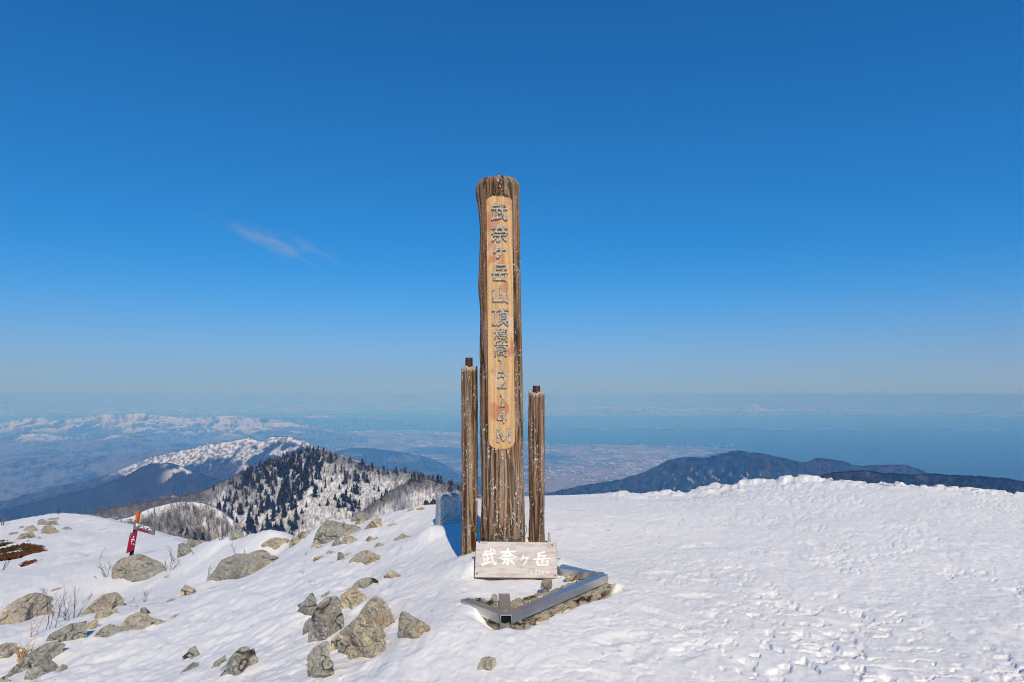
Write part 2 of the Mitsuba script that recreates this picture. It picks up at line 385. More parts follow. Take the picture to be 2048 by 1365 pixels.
specks = (N(gv[:, 0] * 38, gv[:, 1] * 38, 0, 83) > 0.955) & (N(gv[:, 0] * 2.2, gv[:, 1] * 2.2, 0, 84) > 0.55) & (gv[:, 1] < 9)
gcol[specks] *= np.array([0.62, 0.6, 0.57])
put('snow_ground', (gv, gf), 'snow_cover', True, color=gcol)
tag('snow_ground', 'wind-crusted white snow over the summit and its western slope', 'snow', kind='structure')

# ------------------------------------------------------------------ the land around: hills, ranges, plain, lake
def sag(d):
    return d * d / (2 * 7.4e6)


def ridge_land(name, label, skyline, front, back, foot, na, nr, spur, colour, jag=0.0, shape=1.0, seed=1, cat='mountain'):
    """A range of hills: its crest runs through the points of SKYLINE (u, v, metres ahead); it falls over FRONT metres towards us and BACK metres away, to FOOT metres below.
    SPUR = (amplitude, wavelength) of the gullies; COLOUR(x, y, z, t, tall) gives the cover of each vertex."""
    s = np.array(skyline, float)
    p = np.array([at(*q) for q in s])
    k = np.linspace(0, 1, len(s)) if False else (s[:, 0] - s[0, 0]) / (s[-1, 0] - s[0, 0])
    f = PchipInterpolator(k, p)
    a = np.linspace(0, 1, na)
    crest = f(a)
    rr = np.hypot(crest[:, 0], crest[:, 1])
    lat = np.cumsum(np.r_[0, np.hypot(*np.diff(crest[:, :2], axis=0).T)])
    crest[:, 2] += jag * (FB(lat / (jag * 5 + 1e-9), 0.5, 0, 4, seed) - 0.5) * 2 if jag else 0
    nb = max(4, nr // 5)
    off = np.concatenate([-front * np.linspace(1, 0, nr) ** 1.15, back * np.linspace(0, 1, nb + 1)[1:]])
    rad = np.maximum(rr[None, :] + off[:, None], 60)
    dirs = crest[:, :2] / rr[:, None]
    x, y = rad * dirs[None, :, 0], rad * dirs[None, :, 1]
    t = np.where(off < 0, -off / front, off / back)[:, None] * np.ones((1, na))
    fall = (crest[None, :, 2] - foot) * t ** shape
    z = crest[None, :, 2] - fall
    amp, wave = spur
    LA = np.ones((len(off), 1)) * lat[None, :]
    TT = np.where(off < 0, 1, -1)[:, None] * t
    wx = FB(LA / wave * 0.7, TT * 2.2, seed, 3, seed + 5) - 0.5
    def ridged(q, o):
        return 1 - np.abs(2 * FB(LA / wave * q + wx * 1.1 * q ** 0.5, TT * (1.1 + 0.5 * q), seed * 0.37, o, seed + 9) - 1)
    n1 = 0.45 * ridged(1.0, 3) + 0.33 * ridged(2.7, 3) + 0.22 * ridged(6.0, 2)
    z = z + amp * (n1 - 0.74) * smooth(0.0, 0.20, t) * (1 - 0.5 * smooth(0.75, 1, t))
    xs, ys, zs, ts = x.ravel(), y.ravel(), z.ravel(), np.where(off < 0, 1, -1)[:, None] * t
    v = np.stack([xs, ys, zs], -1)
    faces = grid_faces(len(off), na)
    m = trimesh.Trimesh(v, faces, process=False)
    col = colour(xs, ys, zs, ts.ravel(), m.vertex_normals, n1.ravel())
    key = numbered(name)
    put(key, (v, faces), 'painted_ground', True, color=np.clip(col, 0, 1))
    tag(key, label, cat, kind='structure')
    return v.reshape(len(off), na, 3), nr


SNOW, FOREST, BROWN, GREY = np.array([0.80, 0.81, 0.83]), np.array([0.014, 0.022, 0.024]), np.array([0.040, 0.034, 0.036]), np.array([0.24, 0.23, 0.225])


def mix(a, b, t):
    return a * (1 - t[:, None]) + b * t[:, None]


def far_forest(snowline, width, patch, scale, brown=0.5):
    """Winter forest below SNOWLINE, snow above and in patches."""
    def f(x, y, z, t, n, n1):
        w = FB(x / scale, y / scale, z / scale, 4, 61)
        c = mix(FOREST, BROWN, smooth(0.38, 0.66, w) * brown)
        c = c * (0.75 + 0.6 * FB(x / (scale * .2), y / (scale * .2), 0, 3, 64))[:, None]
        s = smooth(snowline - width, snowline + width, z + width * 2.4 * (FB(x / (scale * .55), y / (scale * .55), 0, 4, 67) - 0.5))
        s = np.maximum(s, patch * smooth(0.60, 0.70, FB(x / (scale * .4) + 9, y / (scale * .4), 0, 4, 69)))
        s = s * (0.45 + 0.55 * smooth(0.30, 0.62, FB(x / (scale * .13), y / (scale * .13), 0, 3, 71)))
        return mix(c, SNOW, np.clip(s, 0, 1))
    return f


def ravines(snowline, width, scale, patch=0.16):
    """Snow on the spurs above SNOWLINE and in clearings below it, forest in the gullies."""
    def f(x, y, z, t, n, n1):
        w = FB(x / scale, y / scale, z / scale, 4, 61)
        c = mix(FOREST, np.array([0.15, 0.135, 0.13]), smooth(0.36, 0.66, 0.6 * w + 0.4 * FB(x / (scale * .22), y / (scale * .22), z / (scale * .22), 3, 64) + 0.25 * (n1 - 0.62)))
        lift = z + width * 2.2 * (FB(x / (scale * 1.6), y / (scale * 1.6), 0, 4, 67) - 0.5) + 3.0 * width * (n1 - 0.70) * 2
        s = smooth(snowline - width, snowline + width, lift) * (0.25 + 0.75 * smooth(0.40, 0.54, FB(x / (scale * .2), y / (scale * .2), z / (scale * .2), 4, 68) + 0.45 * (n1 - 0.62)))
        s = np.maximum(s, 0.9 * smooth(0.60 - patch * .3, 0.68 - patch * .3, FB(x / (scale * .55) + 9, y / (scale * .55), 0, 4, 69)) * smooth(snowline - 3.2 * width, snowline - width, z))
        return mix(c, np.array([0.68, 0.75, 0.80]), np.clip(s, 0, 1))
    return f


def twin_summits(x, y, z, t, n, n1):
    q = x / y
    left = smooth(-0.575, -0.53, q) * smooth(-0.385, -0.425, q)
    band = 0.022 + 0.045 * left
    w = np.abs(t) + 0.07 * (FB(x / 60, y / 60, 0, 4, 3) - 0.5) * (0.5 + left) - 0.16 * (n1 - 0.66) * (0.25 + left)
    s = smooth(band, band * 0.4, w) * smooth(-0.60, -0.54, q)
    patch = smooth(0.59, 0.63, FB(x / 55, y / 75, 0, 4, 13) + 0.16 * (n1 - 0.66)) * smooth(0.42, 0.56, FB(x / 380, y / 380, 0, 3, 17)) * smooth(0.5, 0.3, t) * smooth(-0.52, -0.48, q)
    s = np.maximum(s * (0.22 + 0.78 * smooth(0.42, 0.60, FB(x / 15, y / 15, z / 15, 3, 8))), 0.8 * patch * (0.4 + 0.6 * smooth(0.4, 0.56, FB(x / 13, y / 13, 0, 3, 8))))
    c = mix(FOREST * 1.2, BROWN * 1.2, smooth(0.35, 0.7, FB(x / 150, y / 150, z / 150, 4, 5))) * (0.5 + 1.0 * smooth(0.3, 0.7, FB(x / 22, y / 22, z / 22, 3, 6)))[:, None]
    return mix(c, SNOW * 0.92, np.clip(s, 0, 1))


# far across the lake, about forty-five kilometres away
ridge_land('far_mountain', 'faint pale mountains beyond the lake with one white peak', [(620, 842, 45000), (700, 836, 45000), (760, 840, 45000), (880, 838, 45000), (1000, 836, 45000), (1090, 824, 45000), (1130, 819, 45000), (1165, 823, 45000), (1220, 828, 45000), (1300, 824, 45000), (1370, 820, 45000),
           (1420, 824, 45000), (1470, 828, 45000), (1484, 824, 45000), (1495, 815, 45000), (1508, 808, 45000), (1521, 813, 45000), (1536, 825, 45000), (1600, 830, 45000), (1660, 832, 45000), (1700, 837, 45000), (1800, 841, 45000), (1900, 838, 45000), (1960, 830, 45000), (2010, 822, 45000), (2060, 825, 45000), (2300, 835, 45000)],
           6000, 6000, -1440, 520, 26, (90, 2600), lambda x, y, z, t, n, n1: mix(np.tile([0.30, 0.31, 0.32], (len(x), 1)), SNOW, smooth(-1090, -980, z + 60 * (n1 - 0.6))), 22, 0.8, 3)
ridge_land('far_mountain', 'pale snow-streaked range fading into haze behind the valley plain', [(330, 850, 28000), (420, 841, 28000), (520, 838, 28000), (600, 834, 28000), (640, 831, 28000), (670, 834, 28000), (720, 838, 28000), (780, 841, 28000), (850, 845, 28000), (950, 850, 28000), (1040, 858, 28000)],
           5000, 5000, -1330, 420, 40, (150, 600), far_forest(-900, 40, 0.05, 700, 0.6), 22, 0.8, 5)
ridge_land('snowy_range', 'long snow-capped mountain range on the western horizon', [(-1300, 868, 17000), (-900, 858, 18000), (-600, 862, 18000), (-330, 858, 18000), (-100, 853, 18000), (0, 848, 18000), (40, 840, 18000), (75, 836, 18000), (110, 842, 18000), (150, 838, 18000), (190, 832, 18000), (225, 828, 18000), (245, 830, 18000), (275, 827, 18000), (300, 829, 18000), (340, 834, 18000), (380, 837, 18000),
           (420, 834, 18000), (470, 832, 18000), (500, 836, 18000), (540, 839, 18000), (580, 843, 18000), (620, 851, 18000), (690, 866, 18000), (760, 881, 18000), (820, 886, 18000)],
           5200, 4000, -1200, 1200, 130, (210, 460), ravines(-640, 120, 620, 0.13), 22, 0.85, 11)
ridge_land('forest_range', 'hazy blue forested foothills below the snowy range', [(-1300, 900, 11500), (-900, 886, 12500), (-600, 898, 12500), (-330, 895, 12500), (-100, 880, 12500), (0, 875, 12500), (80, 868, 12500), (150, 876, 12500), (220, 870, 12500), (300, 880, 12500), (380, 886, 12500), (450, 890, 12500), (520, 896, 12500), (590, 907, 12500), (650, 918, 12500)],
           3600, 2500, -1190, 950, 80, (150, 330), ravines(-640, 70, 420, 0.06), 20, 0.9, 17)
ridge_land('forest_range', 'nearer blue forest hills along the western valley', [(-1300, 950, 7900), (-900, 930, 8600), (-600, 946, 8600), (-330, 940, 8600), (-100, 925, 8600), (0, 918, 8600), (100, 909, 8600), (200, 912, 8600), (280, 903, 8600), (340, 899, 8600), (420, 905, 8600), (520, 925, 8600), (600, 950, 8600), (670, 978, 8600)],
           2600, 2000, -1180, 950, 80, (120, 240), ravines(-400, 60, 300, 0.06), 14, 0.9, 23)
ridge_land('forest_range', 'dim blue wooded hill beyond the snowy ridge right of the white summits', [(540, 978, 8500), (630, 925, 8500), (680, 901, 8500), (720, 896, 8500), (760, 899, 8500), (810, 906, 8500), (860, 917, 8500), (910, 938, 8500), (960, 956, 8500), (1050, 980, 8500)],
           2400, 1500, -1170, 360, 40, (90, 600), far_forest(-300, 80, 0.1, 600, 0.7), 10, 0.9, 29)
ridge_land('snowy_mountain', 'blue mountain with snow-covered twin summits and forested flank', [(-350, 1085, 3900), (-150, 1045, 4100), (0, 1004, 4300), (60, 988, 4400), (120, 972, 4500), (180, 960, 4500), (250, 936, 4500), (300, 916, 4500), (350, 903, 4500), (400, 893, 4500), (440, 885, 4500), (475, 880, 4500), (497, 876, 4500), (520, 883, 4500),
           (545, 873, 4500), (575, 872, 4500), (600, 879, 4500), (625, 891, 4500), (660, 903, 4500), (700, 916, 4500), (760, 938, 4500), (830, 965, 4400), (920, 1000, 4300), (1000, 1030, 4200)],
           2300, 1500, -1080, 1000, 170, (110, 190), twin_summits, 10, 0.8, 31)
ridge_land('forest_ridge', 'dark blue forested ridge in front of the twin-summit mountain', [(-350, 1100, 3300), (-150, 1060, 3300), (0, 1020, 3300), (60, 1007, 3300), (130, 991, 3300), (200, 972, 3300), (260, 948, 3300), (300, 930, 3300), (335, 925, 3300), (375, 939, 3300), (430, 958, 3300), (500, 975, 3300), (580, 992, 3300), (700, 1020, 3300)],
           1500, 900, -1020, 480, 80, (110, 420), lambda x, y, z, t, n, n1: mix(mix(FOREST, BROWN, 0.6 * smooth(0.4, 0.7, FB(x / 260, y / 260, 0, 4, 5))) * (0.7 + 0.6 * FB(x / 40, y / 40, 0, 3, 6))[:, None], SNOW, 0.8 * smooth(0.56, 0.62, FB(x / 60, y / 75, 0, 4, 19)) * smooth(-0.515, -0.48, x / y) * smooth(0.40, 0.05, t)), 9, 0.9, 37)
ridge_land('forest_mountain', 'purple-blue wooded mountain above the lake shore with pale scree patches', [(960, 1015, 3800), (1040, 1000, 3800), (1100, 985, 3800), (1180, 968, 3800), (1250, 957, 3800), (1300, 940, 3800), (1340, 921, 3800), (1378, 914, 3800), (1412, 916, 3800), (1440, 907, 3800), (1475, 902, 3800), (1510, 906, 3800), (1540, 911, 3800), (1570, 917, 3800),
           (1602, 925, 3800), (1640, 917, 3800), (1680, 921, 3800), (1720, 932, 3800), (1760, 930, 3800), (1800, 930, 3800), (1832, 936, 3800), (1868, 950, 3800), (1910, 972, 3800), (1980, 1010, 3800)],
           1900, 1200, -1100, 760, 110, (85, 190), lambda x, y, z, t, n, n1: mix(mix(FOREST * 1.15, BROWN * 1.0, 0.8 * smooth(0.36, 0.66, FB(x / 280, y / 280, 0, 4, 5))) * (0.35 + 1.1 * smooth(0.3, 0.7, FB(x / 24, y / 24, z / 24, 3, 6)))[:, None], np.array([0.62, 0.56, 0.52]),
           0.7 * smooth(0.64, 0.68, FB(x / 17, y / 40, z / 22, 4, 19) + 0.14 * (FB(x / 260, y / 260, 0, 2, 21) - 0.5)) * smooth(1650, 1100, x) * smooth(0.02, 0.12, t)), 9, 0.85, 41)
ridge_land('forest_ridge', 'dark wooded ridge just past the eastern snow rim', [(1480, 1020, 1900), (1560, 987, 1900), (1620, 960, 1900), (1655, 948, 1900), (1690, 944, 1900), (1720, 940, 1900), (1755, 945, 1900), (1800, 948, 1900), (1850, 947, 1900), (1900, 950, 1900), (1950, 953, 1900), (2000, 956, 1900), (2048, 962, 1900), (2150, 972, 1900), (2420, 1000, 1900)],
           900, 600, -640, 520, 80, (60, 230), lambda x, y, z, t, n, n1: mix(mix(FOREST * 0.9, BROWN * 0.8, 0.75 * smooth(0.36, 0.64, FB(x / 130, y / 130, 0, 4, 5))) * (0.3 + 1.1 * smooth(0.3, 0.7, FB(x / 11, y / 11, z / 11, 3, 6)))[:, None], SNOW, 0.16 * smooth(0.55, 0.66, FB(x / 40, y / 50, 0, 4, 19)) * smooth(1170, 1020, x)), 5, 0.8, 43)

# the plain with its fields and towns, and the lake
def on_plain(u, v, z=-1118.0):
    d = ray(u, v)
    return (np.array([0, 0, EYE]) + d * ((z - EYE) / d[..., 2])[..., None])[..., :2]


land_px = [(-900, 1100), (-900, 880), (-300, 862), (300, 858), (600, 856), (760, 858), (900, 860), (960, 866), (1030, 878), (1090, 886), (1200, 886.5), (1300, 889), (1400, 893), (1470, 896.5), (1496, 900), (1470, 903), (1420, 907), (1385, 915), (1340, 930), (1310, 960), (1300, 1100)]
coast = shapely.Polygon(on_plain(np.array([q[0] for q in land_px]), np.array([q[1] for q in land_px])))
au, rv = np.linspace(-900, 1520, 1000), 1118 / np.tan(np.linspace(math.atan(1118 / 34000), math.atan(1118 / 4500), 240))
A, R = np.meshgrid((au - 1024) / FOCAL, rv)
px_, py_ = (R * A).ravel(), R.ravel()
pz_ = -1118 - sag(np.hypot(px_, py_))
keep = shapely.contains_xy(coast, px_ + 500 * (FB(px_ / 1500, py_ / 1500, 0, 3, 3) - 0.5), py_ + 900 * (FB(px_ / 1500, py_ / 1500, 0, 3, 4) - 0.5))
pf = grid_faces(240, 1000)
pf = pf[keep[pf].all(1)]
cape = smooth(0, 900, px_ - 0.035 * py_)
rim_fields = smooth(0.50, 0.60, FB(px_ / 3200, py_ / 4200, 0, 4, 7) + 0.10 * np.exp(-((py_ - 21500) / 3500) ** 2) * smooth(-7500, -4500, px_))
field = np.maximum(rim_fields, cape)
plots = FB(px_ / 260, py_ / 420, 0, 3, 9)
fieldcol = mix(np.array([0.30, 0.225, 0.17]), np.array([0.17, 0.15, 0.115]), smooth(0.38, 0.62, plots))
fieldcol = mix(fieldcol, np.array([0.10, 0.10, 0.085]), smooth(0.56, 0.66, FB(px_ / 900, py_ / 700, 0, 4, 15)))
fieldcol = mix(fieldcol, np.array([0.62, 0.60, 0.60]), 0.6 * smooth(0.62, 0.72, FB(px_ / 150, py_ / 170, 0, 3, 13)) * smooth(0.44, 0.56, FB(px_ / 1700, py_ / 1300, 0, 3, 14)))
pcol = mix(np.tile(FOREST * 1.4, (len(px_), 1)), np.ones(3), np.zeros(len(px_))) * (0.8 + 0.5 * FB(px_ / 500, py_ / 500, 0, 3, 17))[:, None]
pcol = pcol * (1 - field[:, None]) + fieldcol * field[:, None]
put('plain', (np.stack([px_, py_, pz_], -1), pf), 'painted_ground', True, color=np.clip(pcol, 0, 1))
tag('plain', 'brown winter farm plain reaching into the lake as a blunt cape', 'plain', kind='structure')
A, R = np.meshgrid(np.linspace(0, 2 * math.pi, 241), np.geomspace(300, 94000, 90))
lx, ly = (R * np.sin(A)).ravel(), (R * np.cos(A)).ravel()
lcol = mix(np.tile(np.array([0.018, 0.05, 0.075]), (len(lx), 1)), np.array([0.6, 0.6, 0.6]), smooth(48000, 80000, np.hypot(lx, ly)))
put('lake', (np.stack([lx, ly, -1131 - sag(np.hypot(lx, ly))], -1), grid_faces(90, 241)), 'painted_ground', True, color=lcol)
tag('lake', 'broad calm blue lake far below the summit', 'lake', kind='structure')
# the far shore: a thin strip of low land with towns
su = np.linspace(980, 2000, 500)
near_s, far_s = on_plain(su, 858.5 + 2.0 * (FB(su / 60, 0.2, 0, 3, 3) - 0.5) * 2), on_plain(su, 854 + su * 0)
sxy = np.vstack([near_s, (near_s + far_s) / 2, far_s])
scol = mix(np.tile(FOREST, (len(sxy), 1)), np.ones(3) * 0.6, 0.12 * smooth(0.5, 0.62, FB(sxy[:, 0] / 900, sxy[:, 1] / 900, 0, 3, 7)))
put('far_shore', (np.column_stack([sxy, -1116 - sag(np.hypot(*sxy.T))]), grid_faces(3, 500)), 'painted_ground', True, color=scol)
tag('far_shore', 'thin pale strip of far lake shore', 'shore', kind='structure')


def island(u, v, wpx, hpx, label):
    c = on_plain(np.array(u), np.array(v), -1131.0)
    w, h = wpx / FOCAL * c[1], hpx / FOCAL * c[1] * 1.4
    A, R = np.meshgrid(np.linspace(0, 2 * math.pi, 33)[:-1], np.linspace(0, 1, 7))
    x, y = R * np.cos(A) * w / 2, R * np.sin(A) * w * 0.4
    z = h * (1 - R ** 1.6) * (0.8 + 0.4 * FB(x / w * 5, y / w * 5, 0, 3, int(u)))
    v_ = np.stack([c[0] + x, c[1] + y, z - 1140 - sag(np.hypot(*c))], -1).reshape(-1, 3)
    key = numbered('island')
    put(key, (v_, grid_faces(7, 32, True)), 'painted_ground', True, color=np.tile(FOREST * 1.1, (len(v_), 1)))
    tag(key, label, 'island', kind='structure')


island(1857, 880.5, 13, 4.5, 'small dark islet alone in the eastern lake')
island(1127, 862, 22, 6, 'low hazy island near the far lake shore')
# houses of the towns on the plain: far too many and too small to count
hb, hn = [], 0
bv, bf = box(1, 1, 1)
hx_, hc_ = [], []
for i in range(420):
    while True:
        u, v = random.uniform(1085, 1490), random.uniform(888, 962)
        q = on_plain(np.array(u), np.array(v))
        if FB(q[0:1] / 1700, q[1:2] / 1300, 0, 3, 14)[0] > 0.46:
            break
    s = np.array([random.uniform(12, 34), random.uniform(12, 30), random.uniform(7, 16)])
    hb.append((bv * s + [q[0], q[1], -1117 - sag(np.hypot(*q))], bf))
    hc_.append(np.tile(random.choice([(0.6, 0.58, 0.57), (0.45, 0.43, 0.42), (0.3, 0.28, 0.28), (0.7, 0.7, 0.72)]), (8, 1)))
put('town_houses', join(hb), 'painted_ground', False, color=np.vstack(hc_))
tag('town_houses', 'scattered pale houses of the towns on the lake plain', 'houses', kind='stuff')

# ------------------------------------------------------------------ the snowy hill with conifers, near enough to see each tree
def hill_colour(dark, white=lambda t: 0 * t):
    def f(x, y, z, t, n, n1):
        fuzz = 0.55 * FB(x / 4.0, y / 4.0, z / 9.0, 3, 3) + 0.45 * RNG.random(len(x))
        c = mix(SNOW * 0.95, GREY, 0.72 * smooth(0.36, 0.60, fuzz))
        c = mix(c, GREY * 0.85, 0.75 * smooth(0.50, 0.66, FB(x / 65, y / 65, 0, 3, 9)))
        c = mix(c, SNOW, white(t))
        return mix(c, GREY * 0.5, dark(x, y, t) * 0.8)
    return f


crest_wood = lambda x, y, t: smooth(0.10, 0.0, np.abs(t))
hills = [ridge_land('snowy_hill', 'white hill dotted with dark conifers below the summit', [(60, 1075, 700), (150, 1040, 720), (200, 1023, 740), (260, 1010, 760), (330, 998, 790), (400, 985, 820), (450, 962, 850), (500, 940, 880), (550, 920, 900), (600, 903, 900), (628, 898, 900), (680, 912, 910), (740, 932, 920), (800, 943, 930),
                                (832, 945, 930), (862, 957, 920), (920, 973, 900), (990, 998, 880), (1080, 1035, 860)], 270, 240, -215, 420, 90, (26, 70), hill_colour(crest_wood), 1.5, 0.9, 51, 'hill'),
         ridge_land('snowy_hill', 'rounded snow knob with bare forest at the hill foot', [(190, 1075, 560), (215, 1048, 570), (270, 1028, 580), (320, 1010, 590), (370, 1001, 600), (410, 1006, 600), (440, 1020, 595), (470, 1043, 590), (505, 1080, 580)], 170, 110, -215, 200, 60, (10, 60), hill_colour(lambda x, y, t: 0 * x, lambda t: 0.75 * smooth(0.05, 0.012, np.abs(t))), 0.8, 0.9, 53, 'hill'),
         ridge_land('snowy_hill', 'snowy spur running down from the hill behind the survey stone', [(640, 1100, 600), (690, 1050, 640), (735, 1014, 680), (780, 984, 720), (820, 963, 760), (850, 958, 780), (885, 968, 770), (930, 985, 760), (1000, 1010, 740), (1060, 1035, 720)], 190, 120, -200, 240, 60, (14, 60), hill_colour(crest_wood), 1.0, 0.9, 55, 'hill')]


def on_hill(hill, a, t):
    """The point of a hill at a (0..1) along its crest and t (0..1) down its near side."""
    v, nr = hill
    i, j = (1 - np.clip(t, 0, 1) ** (1 / 1.15)) * (nr - 1), np.clip(a, 0, 1) * (v.shape[1] - 1)
    i0, j0 = np.minimum(i.astype(int), nr - 2), np.minimum(j.astype(int), v.shape[1] - 2)
    fi, fj = (i - i0)[:, None], (j - j0)[:, None]
    return (v[i0, j0] * (1 - fi) + v[i0 + 1, j0] * fi) * (1 - fj) + (v[i0, j0 + 1] * (1 - fi) + v[i0 + 1, j0 + 1] * fi) * fj


def seen(p):
    """Pixel of a point."""
    d = np.asarray(p) - [0, 0, EYE]
    f, up = d[..., 1] * CP + d[..., 2] * SP, -d[..., 1] * SP + d[..., 2] * CP
    return 1024 + FOCAL * d[..., 0] / f, 682.5 - FOCAL * up / f


def conifer_mesh(seed):
    r = random.Random(seed)
    vs, fs = [], []

    def tri(a, b, c):
        fs.append([len(vs), len(vs) + 1, len(vs) + 2]); vs.extend([a, b, c])
    lean = (r.uniform(-.03, .03), r.uniform(-.03, .03))
    for k in range(9):
        z0 = 0.06 + 0.94 * k / 9.2
        rad = (0.21 * (1 - z0) ** 0.75 + 0.015) * r.uniform(0.8, 1.15)
        n = 7
        ph = r.uniform(0, 6.28)
        for j in range(n):
            a0 = ph + j * 6.2832 / n + r.uniform(-.35, .35)
            R_ = rad * r.uniform(0.35, 1.45)
            top = (lean[0] * z0, lean[1] * z0, min(1.0, z0 + 0.17))
            tri(top, (R_ * math.cos(a0 - .48), R_ * math.sin(a0 - .48), z0 - r.uniform(0, .05)), (R_ * math.cos(a0 + .48), R_ * math.sin(a0 + .48), z0 - r.uniform(0, .05)))
    return np.array(vs, float), np.array(fs)


CONIFER = [conifer_mesh(s) for s in range(9)]
CONIFER_PLY = [mikit.ply(m, 'conifer_needles') for m in CONIFER]
tr = np.random.default_rng(5)
trees = []
hv, hnr = hills[0]
tries = 0
while len(trees) < 268 and tries < 60000:
    tries += 1
    a, t = tr.uniform(0.05, 0.9), tr.uniform(0.0, 0.95)
    p = on_hill(hills[0], np.array([a]), np.array([t]))[0]
    u, v = seen(p)
    d = 3.5 * math.exp(-((u - 620) / 55) ** 2 - ((v - 930) / 45) ** 2) + 1.1 * math.exp(-((u - 560) / 70) ** 2 - ((v - 965) / 40) ** 2) + 0.07 * (430 < u < 780) * (v > 900)
    d += 0.9 * (t < 0.05) * (560 < u < 800) + 0.35 * (t < 0.04) * (400 < u < 560) + 0.5 * (t < 0.04) * (835 < u < 920) + 0.16 * (v > 1010) * (430 < u < 720)
    d *= 0.25 + 1.6 * float(smooth(0.42, 0.62, N(p[0] / 22, p[1] / 60, 0, 77)))
    if tr.random() < d and all((u - q[1]) ** 2 + ((v - q[2]) * 0.8) ** 2 > 7 for q in trees):
        trees.append((p, u, v, (8.5 + 6.5 * tr.random()) * (0.55 if t < 0.05 else 1.0)))
n_main = len(trees)
for (u0, t0, hgt) in [(365, .16, 8), (376, .17, 7), (391, .20, 9), (409, .22, 12), (428, .3, 6), (350, .5, 6), (398, .62, 8), (430, .7, 11), (442, .74, 14), (455, .72, 12), (340, .3, 9), (332, .33, 8), (420, .84, 9), (447, .9, 10), (469, .8, 8), (385, .86, 8)]:
    vv = hills[1][0]
    j = np.argmin(np.abs(seen(vv[hills[1][1] - 1])[0] - u0)) / (vv.shape[1] - 1)
    p = on_hill(hills[1], np.array([j]), np.array([t0]))[0]
    trees.append((p, *seen(p), hgt))
for k in range(14):
    p = on_hill(hills[2], np.array([tr.uniform(0.1, 0.8)]), np.array([tr.choice([0.0, 0.02, tr.uniform(0.05, .8)])]))[0]
    trees.append((p, *seen(p), tr.uniform(5, 11)))
for k, (p, u, v, hgt) in enumerate(trees):
    key = numbered('conifer')
    w = hgt * tr.uniform(0.95, 1.5)
    scene[key] = {**CONIFER_PLY[k % 9], 'to_world': T().translate((p - [0, 0, 0.03 * hgt]).tolist()).rotate([0, 0, 1], float(tr.uniform(0, 360))).scale([w, w, hgt])}
    if k < n_main:
        tag(key, 'dark conifer standing on the white hill below the summit', 'conifer', 'conifers on the snowy hill')
    elif k < n_main + 16:
        tag(key, 'dark conifer on the rounded snow knob behind the trail sign', 'conifer', 'conifers on the snow knob')
    else:
        tag(key, 'small dark conifer on the spur behind the survey stone', 'conifer', 'conifers on the snowy spur')

# the many smaller conifers between them, past counting
small = []
tries = 0
while len(small) < 820 and tries < 60000:
    tries += 1
    a, t = tr.uniform(0.05, 0.9), tr.uniform(0.0, 0.95)
    p = on_hill(hills[0], np.array([a]), np.array([t]))[0]
    u, v = seen(p)
    d = 2.4 * math.exp(-((u - 615) / 62) ** 2 - ((v - 935) / 48) ** 2) + 0.8 * math.exp(-((u - 545) / 60) ** 2 - ((v - 965) / 40) ** 2) + 0.05 * (430 < u < 800) + 1.2 * (t < 0.05) * (480 < u < 810) + 0.6 * (t < 0.05) * (830 < u < 920) + 0.14 * (v > 1000) * (430 < u < 720)
    d *= 0.2 + 1.5 * float(smooth(0.40, 0.62, N(p[0] / 22, p[1] / 60, 0, 77)))
    if tr.random() < d:
        h_ = tr.uniform(4.5, 9.0); w_ = h_ * tr.uniform(0.9, 1.5); vv, ff = CONIFER[len(small) % 9]
        c_, s_ = math.cos(u), math.sin(u)
        small.append((np.stack([(vv[:, 0] * c_ - vv[:, 1] * s_) * w_, (vv[:, 0] * s_ + vv[:, 1] * c_) * w_, vv[:, 2] * h_], -1) + p, ff))
put('conifer_wood', join(small), 'conifer_needles')
tag('conifer_wood', 'thick growth of small dark conifers over the top of the white hill', 'wood', kind='stuff')

# bare beech forest: thousands of leafless trees that read as a grey fuzz
def bare_tree(seed):
    r = random.Random(seed)
    vs, fs = [], []

    def blade(a, b, w):
        a, b = np.array(a), np.array(b)
        s = np.cross(b - a, [r.uniform(-1, 1), r.uniform(-1, 1), 0.2]); s = s / (np.linalg.norm(s) + 1e-9) * w
        fs.append([len(vs), len(vs) + 1, len(vs) + 2]); vs.extend([a - s, a + s, b])
    blade((0, 0, 0), (r.uniform(-.1, .1), r.uniform(-.1, .1), 1), 0.028)
    for k in range(9):
        z = r.uniform(0.25, 0.8); a = r.uniform(0, 6.28); L = r.uniform(.2, .42)
        e = (L * math.cos(a) * .7, L * math.sin(a) * .7, z + L * .8)
        blade((0, 0, z), e, 0.016)
        blade(tuple(0.5 * np.array(e) + [0, 0, z * .5]), (e[0] + r.uniform(-.2, .2), e[1] + r.uniform(-.2, .2), e[2] + .12), 0.011)
    return np.array(vs), np.array(fs)


variants = [bare_tree(s) for s in range(6)]
parts = []
for hi, n in ((0, 10000), (1, 3000), (2, 4000)):
    a, t = tr.uniform(0.02, 0.98, n * 2), tr.uniform(0, 1, n * 2) ** 1.0
    p = on_hill(hills[hi], a, t)
    dens = smooth(0.34, 0.60, FB(p[:, 0] / 55, p[:, 1] / 55, 0, 3, 9)) * 0.75 + 0.25
    dens = np.where(t < 0.10, 1.4, dens)
    if hi == 1:
        dens = 1.6 * smooth(0.008, 0.05, t)
    p = p[tr.random(n * 2) < dens * 0.55]
    for q in p:
        v, f = variants[tr.integers(6)]
        s = tr.uniform(4.5, 8.0)
        c, sn = math.cos(q[0] * 7), math.sin(q[0] * 7)
        parts.append((np.stack([(v[:, 0] * c - v[:, 1] * sn) * s, (v[:, 0] * sn + v[:, 1] * c) * s, v[:, 2] * s], -1) + q - [0, 0, 0.2], f))
put('bare_forest', join(parts), 'bare_bark')
tag('bare_forest', 'grey leafless forest covering the snowy hill', 'forest', kind='stuff')

